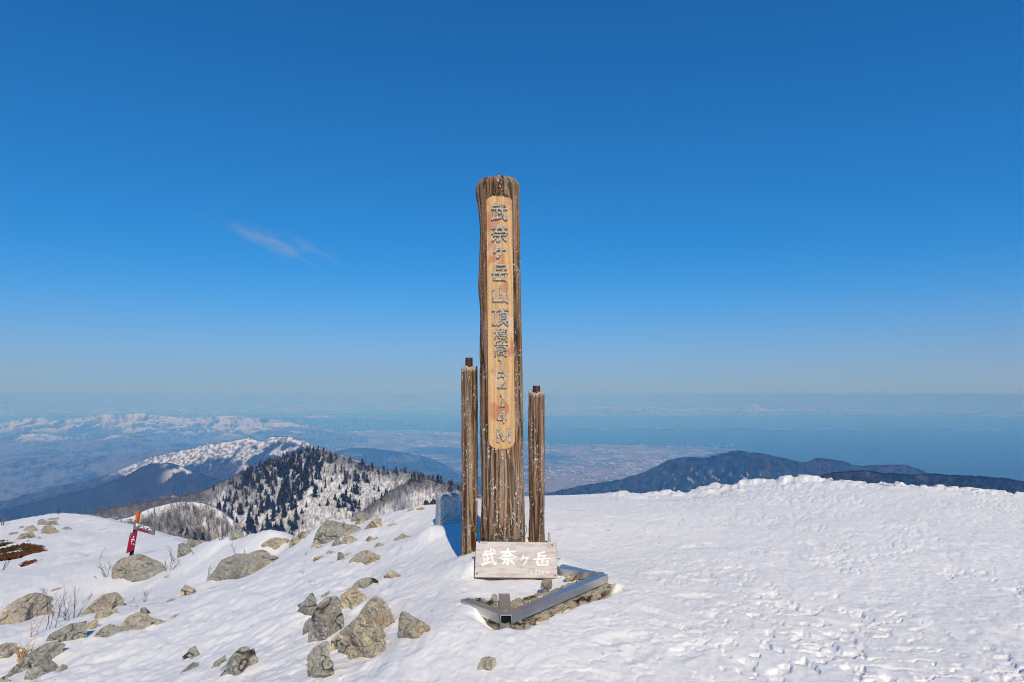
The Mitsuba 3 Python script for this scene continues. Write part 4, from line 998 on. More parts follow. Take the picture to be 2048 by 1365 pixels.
def rock(kind, zoom, pts, label, tone, thick=0.62, seed=None, lift=0.0, group=None, mat='rock_face', cat=None):
    u0, v0, s = ZOOMS[zoom]
    px = shapely.Polygon(zoomed(u0, v0, s, pts)).buffer(0)
    if px.geom_type != 'Polygon':
        px = max(px.geoms, key=lambda g: g.area)
    seed = seed if seed is not None else int(px.centroid.x * 3 + px.centroid.y * 7) % 9973
    r = np.random.default_rng(seed)
    a, b, c, d = px.bounds
    us, ys = [], []
    for q in np.linspace(0.15, 0.85, 7):
        u = a + (c - a) * q
        cut = px.intersection(shapely.LineString([(u, b - 5), (u, d + 5)]))
        if cut.is_empty:
            continue
        hit = next((h for h in (on_ground(u, cut.bounds[3] + k) for k in (0, 4, 8, 14, 22)) if h is not None), None)
        if hit is not None:
            us.append(u); ys.append(hit[1])
    us, ys = np.array(us), np.array(ys)
    ym, um = np.median(ys), np.median(us)
    slope = np.clip(np.polyfit(us, ys, 1)[0] if len(us) > 2 else 0, -0.00055 * ym, 0.00055 * ym)
    scale = ym / FOCAL
    size = math.sqrt(px.area) * scale
    T_ = thick * size
    ym = ym + 0.5 * T_
    # the part under the snow: the outline continued downwards
    low = shapely.union_all([px, affinity.translate(px, 0, 0.16 * (d - b) + 2), affinity.translate(px, 0, 0.32 * (d - b) + 3)]) if lift == 0 else px
    low = low.simplify(0.2)
    if low.geom_type != 'Polygon':
        low = max(low.geoms, key=lambda g: g.area)
    ctr = np.array(low.representative_point().coords[0])
    cen = np.array(low.centroid.coords[0])
    if low.contains(shapely.Point(cen)):
        ctr = cen
    n = int(np.clip(low.length / 1.6, 34, 130)); m = max(7, n // 6)
    ang = np.linspace(0, 2 * math.pi, n + 1)[:-1]
    far = 2 * max(c - a, d - b) + 10
    R = []
    for t in ang:
        seg_ = shapely.LineString([ctr, ctr + far * np.array([math.cos(t), math.sin(t)])])
        x_ = low.exterior.intersection(seg_)
        R.append(max(np.hypot(*(np.array(g.coords[0]) - ctr)) for g in (getattr(x_, 'geoms', [x_])) if not g.is_empty))
    R = np.array(R)
    rho = np.linspace(0, 1, m + 1)[1:]
    rho = 1 - (1 - rho) ** 1.25
    half = math.sqrt(px.area) / 2
    U = ctr[0] + rho[:, None] * R * np.cos(ang); V = ctr[1] + rho[:, None] * R * np.sin(ang)
    X, Z = (U - ctr[0]) / half, -(V - ctr[1]) / half
    dome = np.clip(1 - rho[:, None] ** 5, 0, 1) ** 0.5 * np.ones((1, n))
    tilt = r.uniform(-0.35, 0.35)
    planes = [((tilt, r.uniform(0.0, 0.3), 1.0), r.uniform(0.72, 0.86)), ((r.uniform(-0.35, 0.35), 1.0, r.uniform(0.5, 0.75)), r.uniform(0.78, 1.0)), ((r.uniform(0.8, 1.0), r.uniform(-0.3, 0.3), r.uniform(0.5, 0.8)), r.uniform(0.8, 1.02)),
              ((-r.uniform(0.8, 1.0), r.uniform(-0.3, 0.4), r.uniform(0.5, 0.8)), r.uniform(0.8, 1.02)), ((r.uniform(-0.5, 0.5), -1.0, r.uniform(0.6, 1.0)), r.uniform(0.95, 1.2))]
    planes += [((r.normal() * 0.8, r.normal() * 0.7, 1.0), r.uniform(0.85, 1.1)) for _ in range(3)]
    dep = dome.copy()
    for (nx, nz, nd), o in planes:
        dep = np.minimum(dep, np.maximum((o - 0.95 * (nx * X + nz * Z)) / nd, 0.10 * dome))
    y = ym + slope * (U - um)
    base = at(U, V, y)
    cam = np.array([0, 0, EYE])
    to = cam - base; to[..., 2] *= 0.25; to /= np.linalg.norm(to, axis=-1, keepdims=True)
    sink = T_ * 0.45
    front = base + to * (dep * T_ - sink * 0)[..., None]
    back = base - to * (dome * T_ * 0.9)[..., None]
    c0 = at(ctr[0], ctr[1], ym + slope * (ctr[0] - um))
    d0 = min(min(max(o, 0.12) for (_, o) in planes), 1.0)
    v = np.vstack([front.reshape(-1, 3), [c0 + to[0].mean(0) * T_ * d0], back[:-1].reshape(-1, 3), [c0 - to[0].mean(0) * T_ * 0.9]])
    j = np.arange(n); F1 = m * n
    f = [grid_faces(m, n, True)[:, ::-1], np.stack([j, np.full(n, F1), (j + 1) % n], -1)[:, ::-1] * 1]
    f[1] = np.stack([np.full(n, F1), j, (j + 1) % n], -1)
    off = F1 + 1
    ring_back = np.arange((m - 1) * n).reshape(m - 1, n) + off
    full = np.vstack([ring_back, np.arange((m - 1) * n, m * n)[None]])
    a_, b_, c_, d_ = full[:-1], np.roll(full[:-1], -1, 1), np.roll(full[1:], -1, 1), full[1:]
    f.append(np.stack([a_, b_, c_], -1).reshape(-1, 3)); f.append(np.stack([a_, c_, d_], -1).reshape(-1, 3))
    f.append(np.stack([full[0], np.full(n, off + (m - 1) * n), np.roll(full[0], -1)], -1))
    f = np.vstack(f)
    mesh = trimesh.Trimesh(v, f, process=False)
    if mesh.volume < 0:
        f = f[:, ::-1]; mesh = trimesh.Trimesh(v, f, process=False)
    nr = np.array(mesh.vertex_normals)
    k1 = 2.2 / size
    q = v * k1 + seed
    st = (v[:, 0] * 0.55 + v[:, 1] * 0.25 - v[:, 2] * 0.8)
    disp = 0.065 * (FB(q[:, 0], q[:, 1], q[:, 2], 4, seed % 97) - 0.5)
    crack = np.exp(-((FB(q[:, 0] * 0.9 + 5, q[:, 1] * 0.9, q[:, 2] * 0.9, 3, 13) - 0.5) / 0.022) ** 2) * 0.050 + np.exp(-((N(st * 5.5 * k1 / 2 + 0.6 * FB(q[:, 0], q[:, 1], q[:, 2], 2, 5), seed, 0, 17) - 0.5) / 0.10) ** 2) * 0.030
    shelf = 0.045 * np.floor(3.5 * (st / size) + 1.3 * FB(q[:, 0] * .6, q[:, 1] * .6, q[:, 2] * .6, 2, 9)) % 2
    shelf = 0.030 * (np.abs(((st / size) * 2.2 + FB(q[:, 0] * .7, q[:, 1] * .7, q[:, 2] * .7, 2, 9)) % 1 - 0.5) > 0.27)
    edge_w = np.concatenate([np.clip(1.35 * (1 - rho[:, None] * np.ones((1, n))).ravel() ** 0.5 + 0.25, 0, 1), [1], 0.3 + 0 * back[:-1, :, 0].ravel(), [1]])
    v = v + nr * ((disp - crack + shelf - 0.01) * edge_w * size)[:, None]
    key = numbered(kind)
    put(key, (v, f), mat, False, uv=np.tile([tone, (seed % 100) / 100], (len(v), 1)))
    tag(key, label, cat or kind.replace('_', ' '), group)
    return key


R_ = rock
R_('boulder', 'a', [(425, 1000), (430, 930), (470, 880), (560, 800), (640, 795), (690, 758), (810, 745), (920, 780), (1020, 820), (1120, 870), (1165, 905), (1190, 1000), (1180, 1050), (1080, 1095), (900, 1125), (780, 1112), (690, 1110), (590, 1055), (500, 1040), (430, 1080)], 'rounded brown boulder at the foot of the trail sign', 0.45, 0.6)
R_('boulder', 'b', [(495, 895), (560, 780), (640, 650), (760, 600), (860, 565), (1010, 565), (1120, 525), (1210, 518), (1280, 560), (1300, 590), (1390, 600), (1425, 690), (1350, 735), (1240, 755), (1110, 795), (960, 835), (800, 875), (650, 890)], 'long grey whaleback boulder with diagonal cracks on the western slope', 0.35)
R_('rock', 'b', [(90, 555), (110, 440), (160, 420), (220, 450), (270, 500), (295, 525), (240, 565), (190, 585), (150, 595)], 'craggy grey rock just uphill of the trail sign boulder', 0.25)
R_('rock', 'b', [(195, 440), (230, 380), (270, 368), (330, 395), (420, 390), (495, 420), (400, 448), (300, 450)], 'low flat rock on the skyline behind the craggy grey rock', 0.4)
R_('rock', 'b', [(755, 370), (800, 300), (850, 255), (910, 260), (945, 335), (880, 365), (820, 398)], 'dark-bottomed rock on the snow crest beside red twigs', 0.3)
R_('rock', 'b', [(535, 340), (560, 300), (610, 295), (625, 325), (590, 345)], 'tiny pale rock on the crest left of the red twigs', 0.55)
R_('rock', 'b', [(1130, 508), (1180, 430), (1260, 380), (1350, 353), (1450, 370), (1510, 365), (1545, 400), (1520, 442), (1400, 458), (1280, 492), (1200, 505)], 'tan slab rock uphill of the whaleback boulder', 0.85)
R_('rock', 'b', [(1520, 452), (1540, 390), (1580, 343), (1640, 370), (1672, 402), (1600, 445)], 'pale wedge rock touching the tan slab rock', 0.8)
R_('rock', 'b', [(1620, 348), (1650, 285), (1690, 273), (1740, 290), (1855, 295), (1840, 335), (1740, 338), (1660, 354)], 'low tan rock half hidden by the largest crest boulder', 0.85)
R_('rock', 'b', [(138, 1102), (142, 1010), (190, 958), (260, 985), (352, 1045), (280, 1078), (200, 1094)], 'small rusty pyramid rock alone on the lower snow', 0.95)
R_('boulder', 'c', [(135, 660), (180, 560), (220, 440), (300, 320), (350, 283), (430, 278), (520, 308), (640, 330), (760, 345), (830, 385), (862, 450), (840, 500), (760, 517), (640, 482), (560, 530), (480, 560), (400, 580), (330, 612), (260, 645), (190, 705), (150, 745)], 'largest grey boulder on the crest between the sign and the posts', 0.4)
R_('rock', 'c', [(685, 290), (720, 230), (790, 180), (860, 148), (890, 190), (960, 220), (978, 285), (930, 302), (820, 292)], 'grey layered rock standing on the skyline behind the largest crest boulder', 0.3)
R_('rock', 'c', [(872, 415), (920, 350), (1010, 268), (1075, 238), (1120, 262), (1127, 330), (1112, 412), (1010, 432), (940, 442)], 'pinkish split rock next to the largest crest boulder', 1.0)
R_('rock', 'c', [(740, 325), (770, 298), (830, 285), (890, 305), (890, 330), (800, 335)], 'low reddish rock in front of the layered skyline rock', 1.0)
R_('rock', 'c', [(1125, 412), (1180, 360), (1240, 328), (1310, 320), (1398, 350), (1330, 382), (1240, 402)], 'flat pale rock right of the pinkish split rock', 0.95)
R_('rock', 'c', [(560, 565), (600, 510), (690, 488), (760, 520), (822, 550), (817, 603), (740, 602), (650, 610), (600, 655)], 'pale blocky rock leaning on the front of the largest crest boulder', 0.75)
R_('rock', 'c', [(428, 618), (460, 570), (520, 528), (552, 560), (585, 610), (560, 660), (510, 668), (500, 620)], 'dark grey rock wedged below the pale blocky rock', 0.15)
R_('rock', 'c', [(1002, 655), (1040, 600), (1085, 578), (1130, 605), (1162, 640), (1110, 680), (1050, 690)], 'small round pale rock with a dark shaded side', 0.7)
R_('rock', 'c', [(878, 580), (915, 520), (950, 488), (990, 515), (1007, 560), (960, 585)], 'small peaked tan rock behind the round pale rock', 0.75)
R_('rock', 'c', [(1005, 562), (1012, 515), (1050, 503), (1092, 525), (1060, 560)], 'smallest rock beside the peaked tan rock', 0.6)
R_('rock', 'c', [(1262, 545), (1330, 510), (1370, 475), (1410, 458), (1460, 490), (1540, 500), (1612, 530), (1612, 592), (1520, 607), (1450, 562), (1370, 572)], 'wrinkled straw-coloured rock alone left of the log posts', 0.95)
R_('rock', 'c', [(638, 897), (680, 830), (740, 760), (830, 708), (930, 688), (1020, 728), (1098, 765), (1062, 837), (960, 872), (830, 892), (720, 892)], 'broad smooth tan rock below the dry grass', 0.8)
R_('rock', 'c', [(508, 790), (520, 715), (560, 710), (600, 770), (625, 820), (590, 855), (540, 840)], 'narrow dark rock left of the dry grass', 0.15)
R_('rock', 'c', [(400, 905), (430, 850), (470, 842), (518, 880), (500, 908), (430, 915)], 'small brown rock below the narrow dark rock', 0.45)
R_('rock', 'c', [(512, 905), (540, 860), (590, 838), (608, 880), (570, 900)], 'small whitish rock tucked between the brown and the smooth tan rock', 0.75)
R_('rock', 'c', [(173, 830), (190, 790), (260, 765), (330, 765), (290, 810), (230, 865), (190, 855)], 'small pale rock with a snow cap below the largest crest boulder', 0.8)
R_('rock', 'c', [(342, 755), (370, 705), (410, 688), (490, 712), (450, 745), (390, 762)], 'dome-shaped brown stone uphill of the snow-capped rock', 0.45)
R_('rock', 'd', [(855, 218), (900, 160), (980, 110), (1060, 93), (1130, 105), (1192, 130), (1172, 192), (1080, 207), (980, 213)], 'broken pale rock at the top of the foreground outcrop', 0.7)
R_('rock', 'd', [(1243, 88), (1300, 30), (1330, -5), (1380, 15), (1465, 75), (1340, 108)], 'small triangular pale rock right of the foreground outcrop top', 0.75)
R_('rock', 'd', [(722, 315), (840, 228), (920, 228), (1010, 280), (1048, 330), (1030, 383), (950, 412), (930, 452), (860, 492), (810, 452), (765, 445)], 'tan block of the foreground outcrop with a rusty lower edge', 0.95)
R_('rock', 'd', [(348, 802), (335, 690), (345, 630), (390, 560), (460, 420), (560, 340), (690, 323), (745, 400), (700, 480), (762, 540), (772, 605), (720, 705), (650, 742), (560, 795), (480, 835), (400, 840)], 'large dark grey slab with a rusty right edge in the foreground outcrop', 0.22)
R_('rock', 'd', [(205, 432), (280, 390), (350, 300), (400, 272), (418, 330), (452, 370), (420, 455), (370, 535), (278, 588), (288, 520)], 'leftmost dark shard of the foreground outcrop', 0.2)
R_('rock', 'd', [(405, 515), (450, 390), (500, 310), (605, 247), (572, 315), (480, 382)], 'thin dark splinter lying along the dark grey slab', 0.15)
R_('boulder', 'd', [(960, 520), (1060, 378), (1150, 317), (1240, 350), (1330, 480), (1388, 620), (1362, 745), (1290, 795), (1235, 720), (1100, 600), (990, 570)], 'upper half of the biggest foreground block, pale with an orange streak', 0.55, 0.6)
R_('boulder', 'd', [(708, 768), (840, 650), (965, 535), (1100, 585), (1240, 700), (1285, 790), (1242, 855), (1202, 945), (1080, 1068), (1010, 1047), (900, 935), (800, 850)], 'lower slab of the biggest foreground block with a straight sharp lower edge', 0.62, 0.42)
R_('rock', 'd', [(1428, 745), (1423, 620), (1458, 506), (1540, 530), (1660, 600), (1825, 705), (1720, 755), (1600, 780)], 'grey wedge rock just right of the biggest foreground block', 0.4)
R_('rock', 'd', [(598, 938), (618, 850), (690, 772), (762, 840), (702, 905)], 'tan rock wedged left of the biggest foreground block', 0.8)
R_('rock', 'd', [(690, 900), (720, 855), (790, 850), (822, 900), (800, 980), (740, 975)], 'pale lump under the left edge of the biggest foreground block', 0.75)
R_('rock', 'd', [(812, 985), (850, 893), (910, 950), (948, 1030), (890, 1055), (835, 1030)], 'small rough rock below the pale lump', 0.55)
R_('rock', 'd', [(316, 1075), (400, 950), (560, 856), (602, 900), (592, 975), (540, 1062), (642, 1120), (652, 1165), (560, 1225), (530, 1280), (420, 1305), (388, 1262), (400, 1180), (345, 1130)], 'lichen-spotted rock at the bottom of the foreground outcrop', 0.7)
R_('rock', 'd', [(270, 755), (290, 650), (360, 566), (362, 690), (330, 735)], 'narrow dark flake below the large dark grey slab', 0.1)
R_('rock', 'd', [(305, 212), (350, 140), (395, 125), (465, 140), (410, 190)], 'small brown stone uphill of the leftmost dark shard', 0.55)
R_('rock', 'd', [(345, 85), (375, 30), (430, 12), (498, 10), (440, 50)], 'thin brown stone poking from the snow above the outcrop', 0.45)
R_('rock', 'd', [(213, 162), (235, 145), (272, 150), (250, 175)], 'pebble-sized stone between the two brown stones', 0.4)
R_('rock', 'd', [(138, 110), (155, 85), (182, 100), (165, 125)], 'tiny grey pebble farthest left above the outcrop', 0.35)
R_('rock', 'e', [(148, 357), (230, 280), (248, 240), (328, 203), (372, 290), (280, 347), (200, 362)], 'small dark wedge rock alone low on the snow', 0.12)
R_('rock', 'e', [(85, 608), (150, 540), (220, 480), (290, 420), (372, 422), (372, 462), (270, 512), (180, 562)], 'long black rock sliver at the lower edge of the snow', 0.05)
R_('rock', 'e', [(468, 545), (540, 480), (560, 420), (640, 368), (718, 322), (704, 422), (600, 465)], 'dark beak-like rock next to the two-toned rock', 0.1)
R_('boulder', 'e', [(686, 585), (735, 515), (630, 532), (720, 450), (740, 398), (830, 298), (900, 238), (1000, 217), (1030, 270), (1078, 243), (1124, 390), (1102, 443), (1000, 493), (860, 553), (740, 605)], 'two-toned dark and pale layered rock at the bottom of the snow', 0.15)
R_('boulder', 'f', [(-60, 560), (0, 388), (90, 308), (170, 258), (260, 213), (370, 183), (450, 198), (555, 248), (480, 343), (380, 393), (240, 443), (100, 503), (20, 535)], 'big brown boulder behind bare shrubs at the western edge', 0.6)
R_('boulder', 'f', [(755, 485), (850, 388), (930, 308), (1050, 208), (1110, 193), (1190, 175), (1240, 218), (1275, 270), (1252, 335), (1120, 355), (1000, 373), (960, 433), (860, 465)], 'slanting rusty slab rock left of the small pyramid rock', 0.8)
R_('rock', 'f', [(962, 442), (1000, 370), (1212, 348), (1142, 422), (1050, 453)], 'pale flat slab under the slanting rusty slab', 0.75)
R_('rock', 'f', [(875, 550), (900, 490), (1000, 455), (1010, 515), (960, 540)], 'small tan rock below the pale flat slab', 0.8)
R_('boulder', 'f', [(455, 695), (500, 618), (600, 568), (720, 508), (800, 498), (892, 478), (882, 602), (760, 712), (700, 692), (600, 685)], 'upper grey ledge of the long outcrop by the dry reeds', 0.3)
R_('boulder', 'f', [(55, 1040), (150, 938), (250, 858), (370, 758), (480, 698), (590, 678), (692, 722), (620, 785), (540, 832), (500, 873), (380, 923), (300, 965), (230, 1065), (100, 1110)], 'long sloping grey slab running to the bottom of the western snow', 0.25, 0.4)
R_('rock', 'f', [(238, 1090), (258, 1000), (340, 938), (432, 958), (435, 1045), (350, 1085)], 'rounded grey rock against the foot of the long sloping slab', 0.3)
R_('rock', 'f', [(368, 930), (420, 885), (520, 870), (602, 935), (560, 990), (450, 1000)], 'blocky grey rock above the rounded one', 0.3)
R_('rock', 'f', [(528, 1020), (590, 950), (640, 915), (692, 930), (640, 980)], 'low grey rock at the right end of the long sloping slab', 0.35)
R_('boulder', 'f', [(1225, 525), (1310, 430), (1420, 383), (1500, 398), (1545, 440), (1600, 458), (1712, 490), (1625, 533), (1500, 563), (1320, 605)], 'pale grey humped rock in the middle of the western slope', 0.4)
R_('rock', 'f', [(900, 693), (990, 598), (1050, 548), (1130, 503), (1222, 530), (1315, 550), (1295, 603), (1180, 653), (1020, 655)], 'dark grey rock adjoining the pale humped rock downhill', 0.12)
R_('rock', 'f', [(1432, 380), (1440, 340), (1480, 328), (1530, 370), (1548, 418), (1500, 410)], 'small black rock on top of the pale humped rock', 0.0)
R_('rock', 'f', [(-40, 1130), (0, 1060), (60, 1035), (105, 1080), (80, 1130)], 'brown rock cut off by the lower western corner', 0.4)
R_('rock', 'f', [(-40, 860), (0, 720), (60, 698), (180, 705), (140, 780), (60, 830)], 'dark reddish rock beside the dry reeds', 0.55)
R_('rock', 'f', [(1425, 240), (1470, 210), (1528, 188), (1500, 222)], 'thin black stone splinter on the snow near the pyramid rock', 0.0)
R_('rock', 'f', [(1735, 450), (1790, 405), (1850, 402), (1800, 450)], 'flat dark scrap of stone right of the pale humped rock', 0.05)
R_('rock', 'f', [(485, 190), (540, 150), (600, 132), (640, 128), (560, 175)], 'low brown stone ridge behind the shrub twigs', 0.6)
R_('rock', 'f', [(1695, 275), (1740, 245), (1808, 240), (1770, 268)], 'thin low stone just left of the pyramid rock', 0.35)
for pts, lab, tn in [([(478, 212), (500, 190), (615, 178), (590, 205)], 'thin dark rock ledge highest on the far knoll', 0.2), ([(380, 262), (390, 205), (440, 195), (480, 225), (590, 210), (580, 255), (470, 262)], 'grey rock cluster just under the knoll top', 0.4),
                     ([(228, 320), (270, 275), (340, 258), (385, 300), (360, 335), (280, 328)], 'brown knoll rock in the middle of its patch', 0.5), ([(410, 320), (450, 270), (520, 255), (610, 325), (560, 352), (500, 345)], 'largest grey knoll rock on the right of its patch', 0.5),
                     ([(158, 405), (210, 350), (260, 340), (330, 320), (365, 375), (280, 400)], 'lowest brown knoll rock above the heath', 0.55), ([(628, 300), (660, 278), (705, 275), (745, 298), (680, 305)], 'small rock set apart on the right of the knoll', 0.4),
                     ([(72, 362), (110, 335), (195, 328), (150, 368)], 'flat knoll rock farthest left', 0.35), ([(175, 298), (210, 270), (250, 265), (225, 300)], 'little grey rock between the flat knoll rock and the cluster', 0.3),
                     ([(255, 432), (280, 415), (312, 418), (290, 432)], 'lone stone on the snow under the knoll rocks', 0.3), ([(380, 392), (400, 376), (430, 382), (415, 398)], 'tiny stone right of the lone knoll stone', 0.3)]:
    R_('rock', 'g', pts, lab, tn, 0.7, None, 0.0, 'rocks on the far knoll')
R_('rock', 'c', [(1455, 175), (1480, 120), (1540, 98), (1570, 150), (1530, 205), (1490, 212)], 'brown rock on the skyline left of the survey stone', 0.8)
R_('rock', 'c', [(1545, 195), (1600, 120), (1660, 95), (1725, 125), (1700, 165), (1620, 180)], 'whitish rock beside the survey stone', 0.9)
R_('rock', 'c', [(1620, 345), (1640, 300), (1695, 340)], 'tiny brown stone in the snow before the survey stone', 0.6)
R_('rock', 'c', [(1685, 100), (1690, 20), (1720, -5), (1765, 45), (1775, 100)], 'dark pointed stone just left of the survey stone', 0.0, 0.7, None, 0.0, None, 'dark_stone', 0.45)
R_('rock', 'c', [(1755, 100), (1770, 40), (1820, -15), (1855, 5), (1860, 100)], 'dark pointed stone touching the survey stone', 0.0, 0.7, None, 0.0, None, 'dark_stone', 0.45)
R_('rock', 'p', [(955, 1334), (962, 1318), (978, 1314), (994, 1318), (984, 1332)], 'small flat flake of rock lying alone in front of the frame', 0.7)
R_('rock', 'h', [(1345, 500), (1370, 470), (1440, 468), (1485, 495), (1440, 530), (1380, 530)], 'pale stone inside the frame near its right corner', 0.8, 0.6)
R_('rock', 'h', [(1080, 600), (1100, 545), (1150, 525), (1210, 540), (1205, 590), (1130, 620)], 'grey stone inside the frame below the plaque', 0.5, 0.6)
R_('rock', 'h', [(540, 760), (560, 700), (600, 690), (625, 720), (610, 770)], 'small stone inside the frame corner', 0.45, 0.6)
R_('rock', 'h', [(1250, 370), (1262, 310), (1290, 300), (1308, 340), (1285, 385)], 'pale stone behind the right end of the plaque', 0.85, 0.6)
R_('rock', 'h', [(1160, 140), (1165, 30), (1178, 5), (1188, 60), (1195, 145)], 'upright tan stone behind the shorter log post', 0.8, 0.6)

# gravel lying inside the frame
gp = []
ico = trimesh.creation.icosphere(1, 1.0)
for i in range(420):
    if i < 300:
        s = random.random(); q = FR + (RR - FR) * s + out_of(dFR) * -random.uniform(0.055, 0.15 - 0.04 * s)
    elif i < 380:
        s = random.random(); q = LR + (FR - LR) * s + out_of(dLF) * -random.uniform(0.055, 0.11)
    else:
        s = random.uniform(0, .7); q = RR + (BR - RR) * s + out_of(dRB) * -random.uniform(0.055, 0.13)
    a = random.uniform(0.006, 0.021)
    v = np.array(ico.vertices) * (1 + 0.5 * (RNG.random((len(ico.vertices), 1)) - 0.5)) * [a, a * random.uniform(.7, 1.3), a * .7]
    gp.append((v + [q[0], q[1], max(ground(q[0], q[1])[0], -0.012) + a * 0.25], np.array(ico.faces)))
put('gravel', join(gp), 'rubble')
tag('gravel', 'brown gravel and grit lying inside the steel frame', 'gravel', kind='stuff')

# ------------------------------------------------------------------ survey stone
hit = on_ground(893, 1056)
ys_ = hit[1] + 0.1
sc = ys_ / FOCAL
w, zt, zb = 46 * sc, at(895, 991, ys_)[2], hit[2] - 0.12
prof = [(0.0005, zt), (w * 0.30, zt), (w * 0.40, zt - 0.006), (w * 0.455, zt - 0.022), (w * 0.475, zt - 0.045), (w * 0.50, zb + 0.1), (w * 0.505, zb), (0.0005, zb)]
zs_ = np.concatenate([np.linspace(prof[i][1], prof[i + 1][1], 4 if i != 4 else 24)[:-1] for i in range(len(prof) - 1)])
rs_ = np.concatenate([np.linspace(prof[i][0], prof[i + 1][0], 4 if i != 4 else 24)[:-1] for i in range(len(prof) - 1)])
A, I = np.meshgrid(np.linspace(0, 2 * math.pi, 73)[:-1] + math.pi / 4, np.arange(len(zs_)))
sq = 1 / (np.abs(np.cos(A - 0.35)) ** 5 + np.abs(np.sin(A - 0.35)) ** 5) ** 0.2
rr_ = rs_[I] * sq * 0.99
x, y, z = at(894, 1040, ys_)[0] + rr_ * np.cos(A), ys_ + 0.1 + rr_ * np.sin(A), zs_[I]
v = np.stack([x, y, z], -1).reshape(-1, 3)
v += 0.006 * (FB(v[:, 0] * 25, v[:, 1] * 25, v[:, 2] * 25, 3, 5) - 0.5)[:, None] * [1, 1, 0.6]
put('survey_stone', (v, grid_faces(len(zs_), 72, True)[:, ::-1]), 'granite', True)
tag('survey_stone', 'squat speckled granite survey stone in the shadow of the posts', 'survey stone')

# ------------------------------------------------------------------ trail sign
ty = 14.15
def stick(u0, v0, u1, v1, wpx, dpx):
    """A square post from (u0, v0) down to (u1, v1): its corners as two rings."""
    a, b = at(u0, v0, ty), at(u1, v1, ty)
    ax = unit(a - b); ex = unit(np.cross([0.3, 0.95, 0], ax)) * -1; ey = np.cross(ax, ex)
    m = ty / FOCAL
    bx = box(wpx * m, dpx * m, np.linalg.norm(a - b), 0.006)
    return moved(bx, frame((a + b) / 2, ex, ey, ax))
put('trail_sign__post', stick(273.5, 1041, 261, 1122, 5.5, 6), 'sign_dark')
put('trail_sign__post_top', stick(278.0, 1023.5, 274, 1043, 5.6, 6), 'sign_orange')
labels['trail_sign__post_top'] = {'label': 'bright orange painted top of the sign post'}
def sign_board(key, corners, mat, th=0.03, dy=0.0):
    p = np.array([at(u, v, ty - dy) for u, v in corners])
    q = p + [0, th, 0]
    v = np.vstack([p, q]); n = len(p)
    f = []
    for i in range(1, n - 1):
        f += [[0, i, i + 1], [n, n + i + 1, n + i]]
    for i in range(n):
        j = (i + 1) % n
        f += [[i, i + n, j + n], [i, j + n, j]]
    put(key, (v, np.array(f)), mat)
sign_board('trail_sign__arm', [(266.3, 1059.5), (267.3, 1043), (270, 1043.5), (309.7, 1055.5), (307.5, 1071)], 'sign_grey', 0.03, 0.09)
labels['trail_sign__arm'] = {'label': 'grey pointing board with rime and a red stripe'}
sign_board('trail_sign__arm__stripe', [(274, 1057), (297, 1063.5), (296.5, 1066.5), (273.5, 1060)], 'sign_red', 0.006, 0.098)
sign_board('trail_sign__board', [(252, 1107.8), (260, 1067), (273.8, 1062), (267, 1101)], 'sign_red', 0.03, 0.13)
labels['trail_sign__board'] = {'label': 'crimson board hanging down the post'}
sign_board('trail_sign__board__corner', [(259.2, 1080), (260.4, 1067.2), (266, 1065.2)], 'sign_grey', 0.005, 0.138)
rp = []
for i in range(34):
    u, v = (random.uniform(270, 303), 0) if i < 26 else (random.uniform(262, 270), random.uniform(1070, 1090))
    if i < 26:
        v = 1046.5 + (u - 268) * 0.30 + random.choice([0.5, 4.2]) + random.uniform(-.8, .8)
    q = at(u, v, ty - (0.10 if i < 26 else 0.138))
    rp.append((box(random.uniform(.012, .035), .008, random.uniform(.008, .022))[0] + q, box(1, 1, 1)[1]))
put('trail_sign__rime', join(rp), 'rime')
labels['trail_sign__rime'] = {'label': 'white flecks of rime stuck to the boards', 'kind': 'stuff'}
tag('trail_sign', 'leaning red and orange trail sign with two boards above its boulder', 'sign')

# ------------------------------------------------------------------ bare shrubs, twigs and dry grass
def shrub(name, u, v, hpx, n, spread, seed, label, mat='twig', lean=0.0, thick=1.0, group=None):
    r = random.Random(seed)
    p0 = next(h for h in (on_ground(u, v + k) for k in (0, 3, 6, 10, 16, 24)) if h is not None)
    h = hpx * p0[1] / FOCAL
    parts = []

    def grow(p, d, L, rad, depth):
        pts = [p]
        k = 6
        for i in range(k):
            d = unit(d + np.array([r.uniform(-.16, .16), r.uniform(-.16, .16), r.uniform(-.06, .12)]))
            pts.append(pts[-1] + d * L / k)
        parts.append(tube(pts, np.linspace(rad, rad * 0.55, k + 1), 5))
        if depth:
            for i in range(r.choice([2, 3, 4])):
                q = pts[r.randint(2, k)]
                a = r.uniform(0, 6.28)
                grow(q, unit(d + np.array([math.cos(a), 0.5 * math.sin(a), 0.15]) * r.uniform(.6, 1.1)), L * r.uniform(.28, .5), rad * 0.62, depth - 1)
    rad = max(0.0026 * thick, 0.55 * p0[1] / FOCAL * thick)
    for i in range(n):
        a = r.uniform(0, 6.28)
        off = np.array([math.cos(a), math.sin(a) * 0.5, 0]) * r.uniform(0, 0.10) * h * n ** 0.4
        grow(p0 + off - [0, 0, 0.05], unit([math.cos(a) * spread + lean, math.sin(a) * spread * .6, 1.0]), h * r.uniform(0.65, 1.0), rad, 1 if hpx < 40 else 2)
    key = numbered(name)
    put(key, join(parts), mat)
    tag(key, label, 'shrub' if n > 2 else 'twig', group)


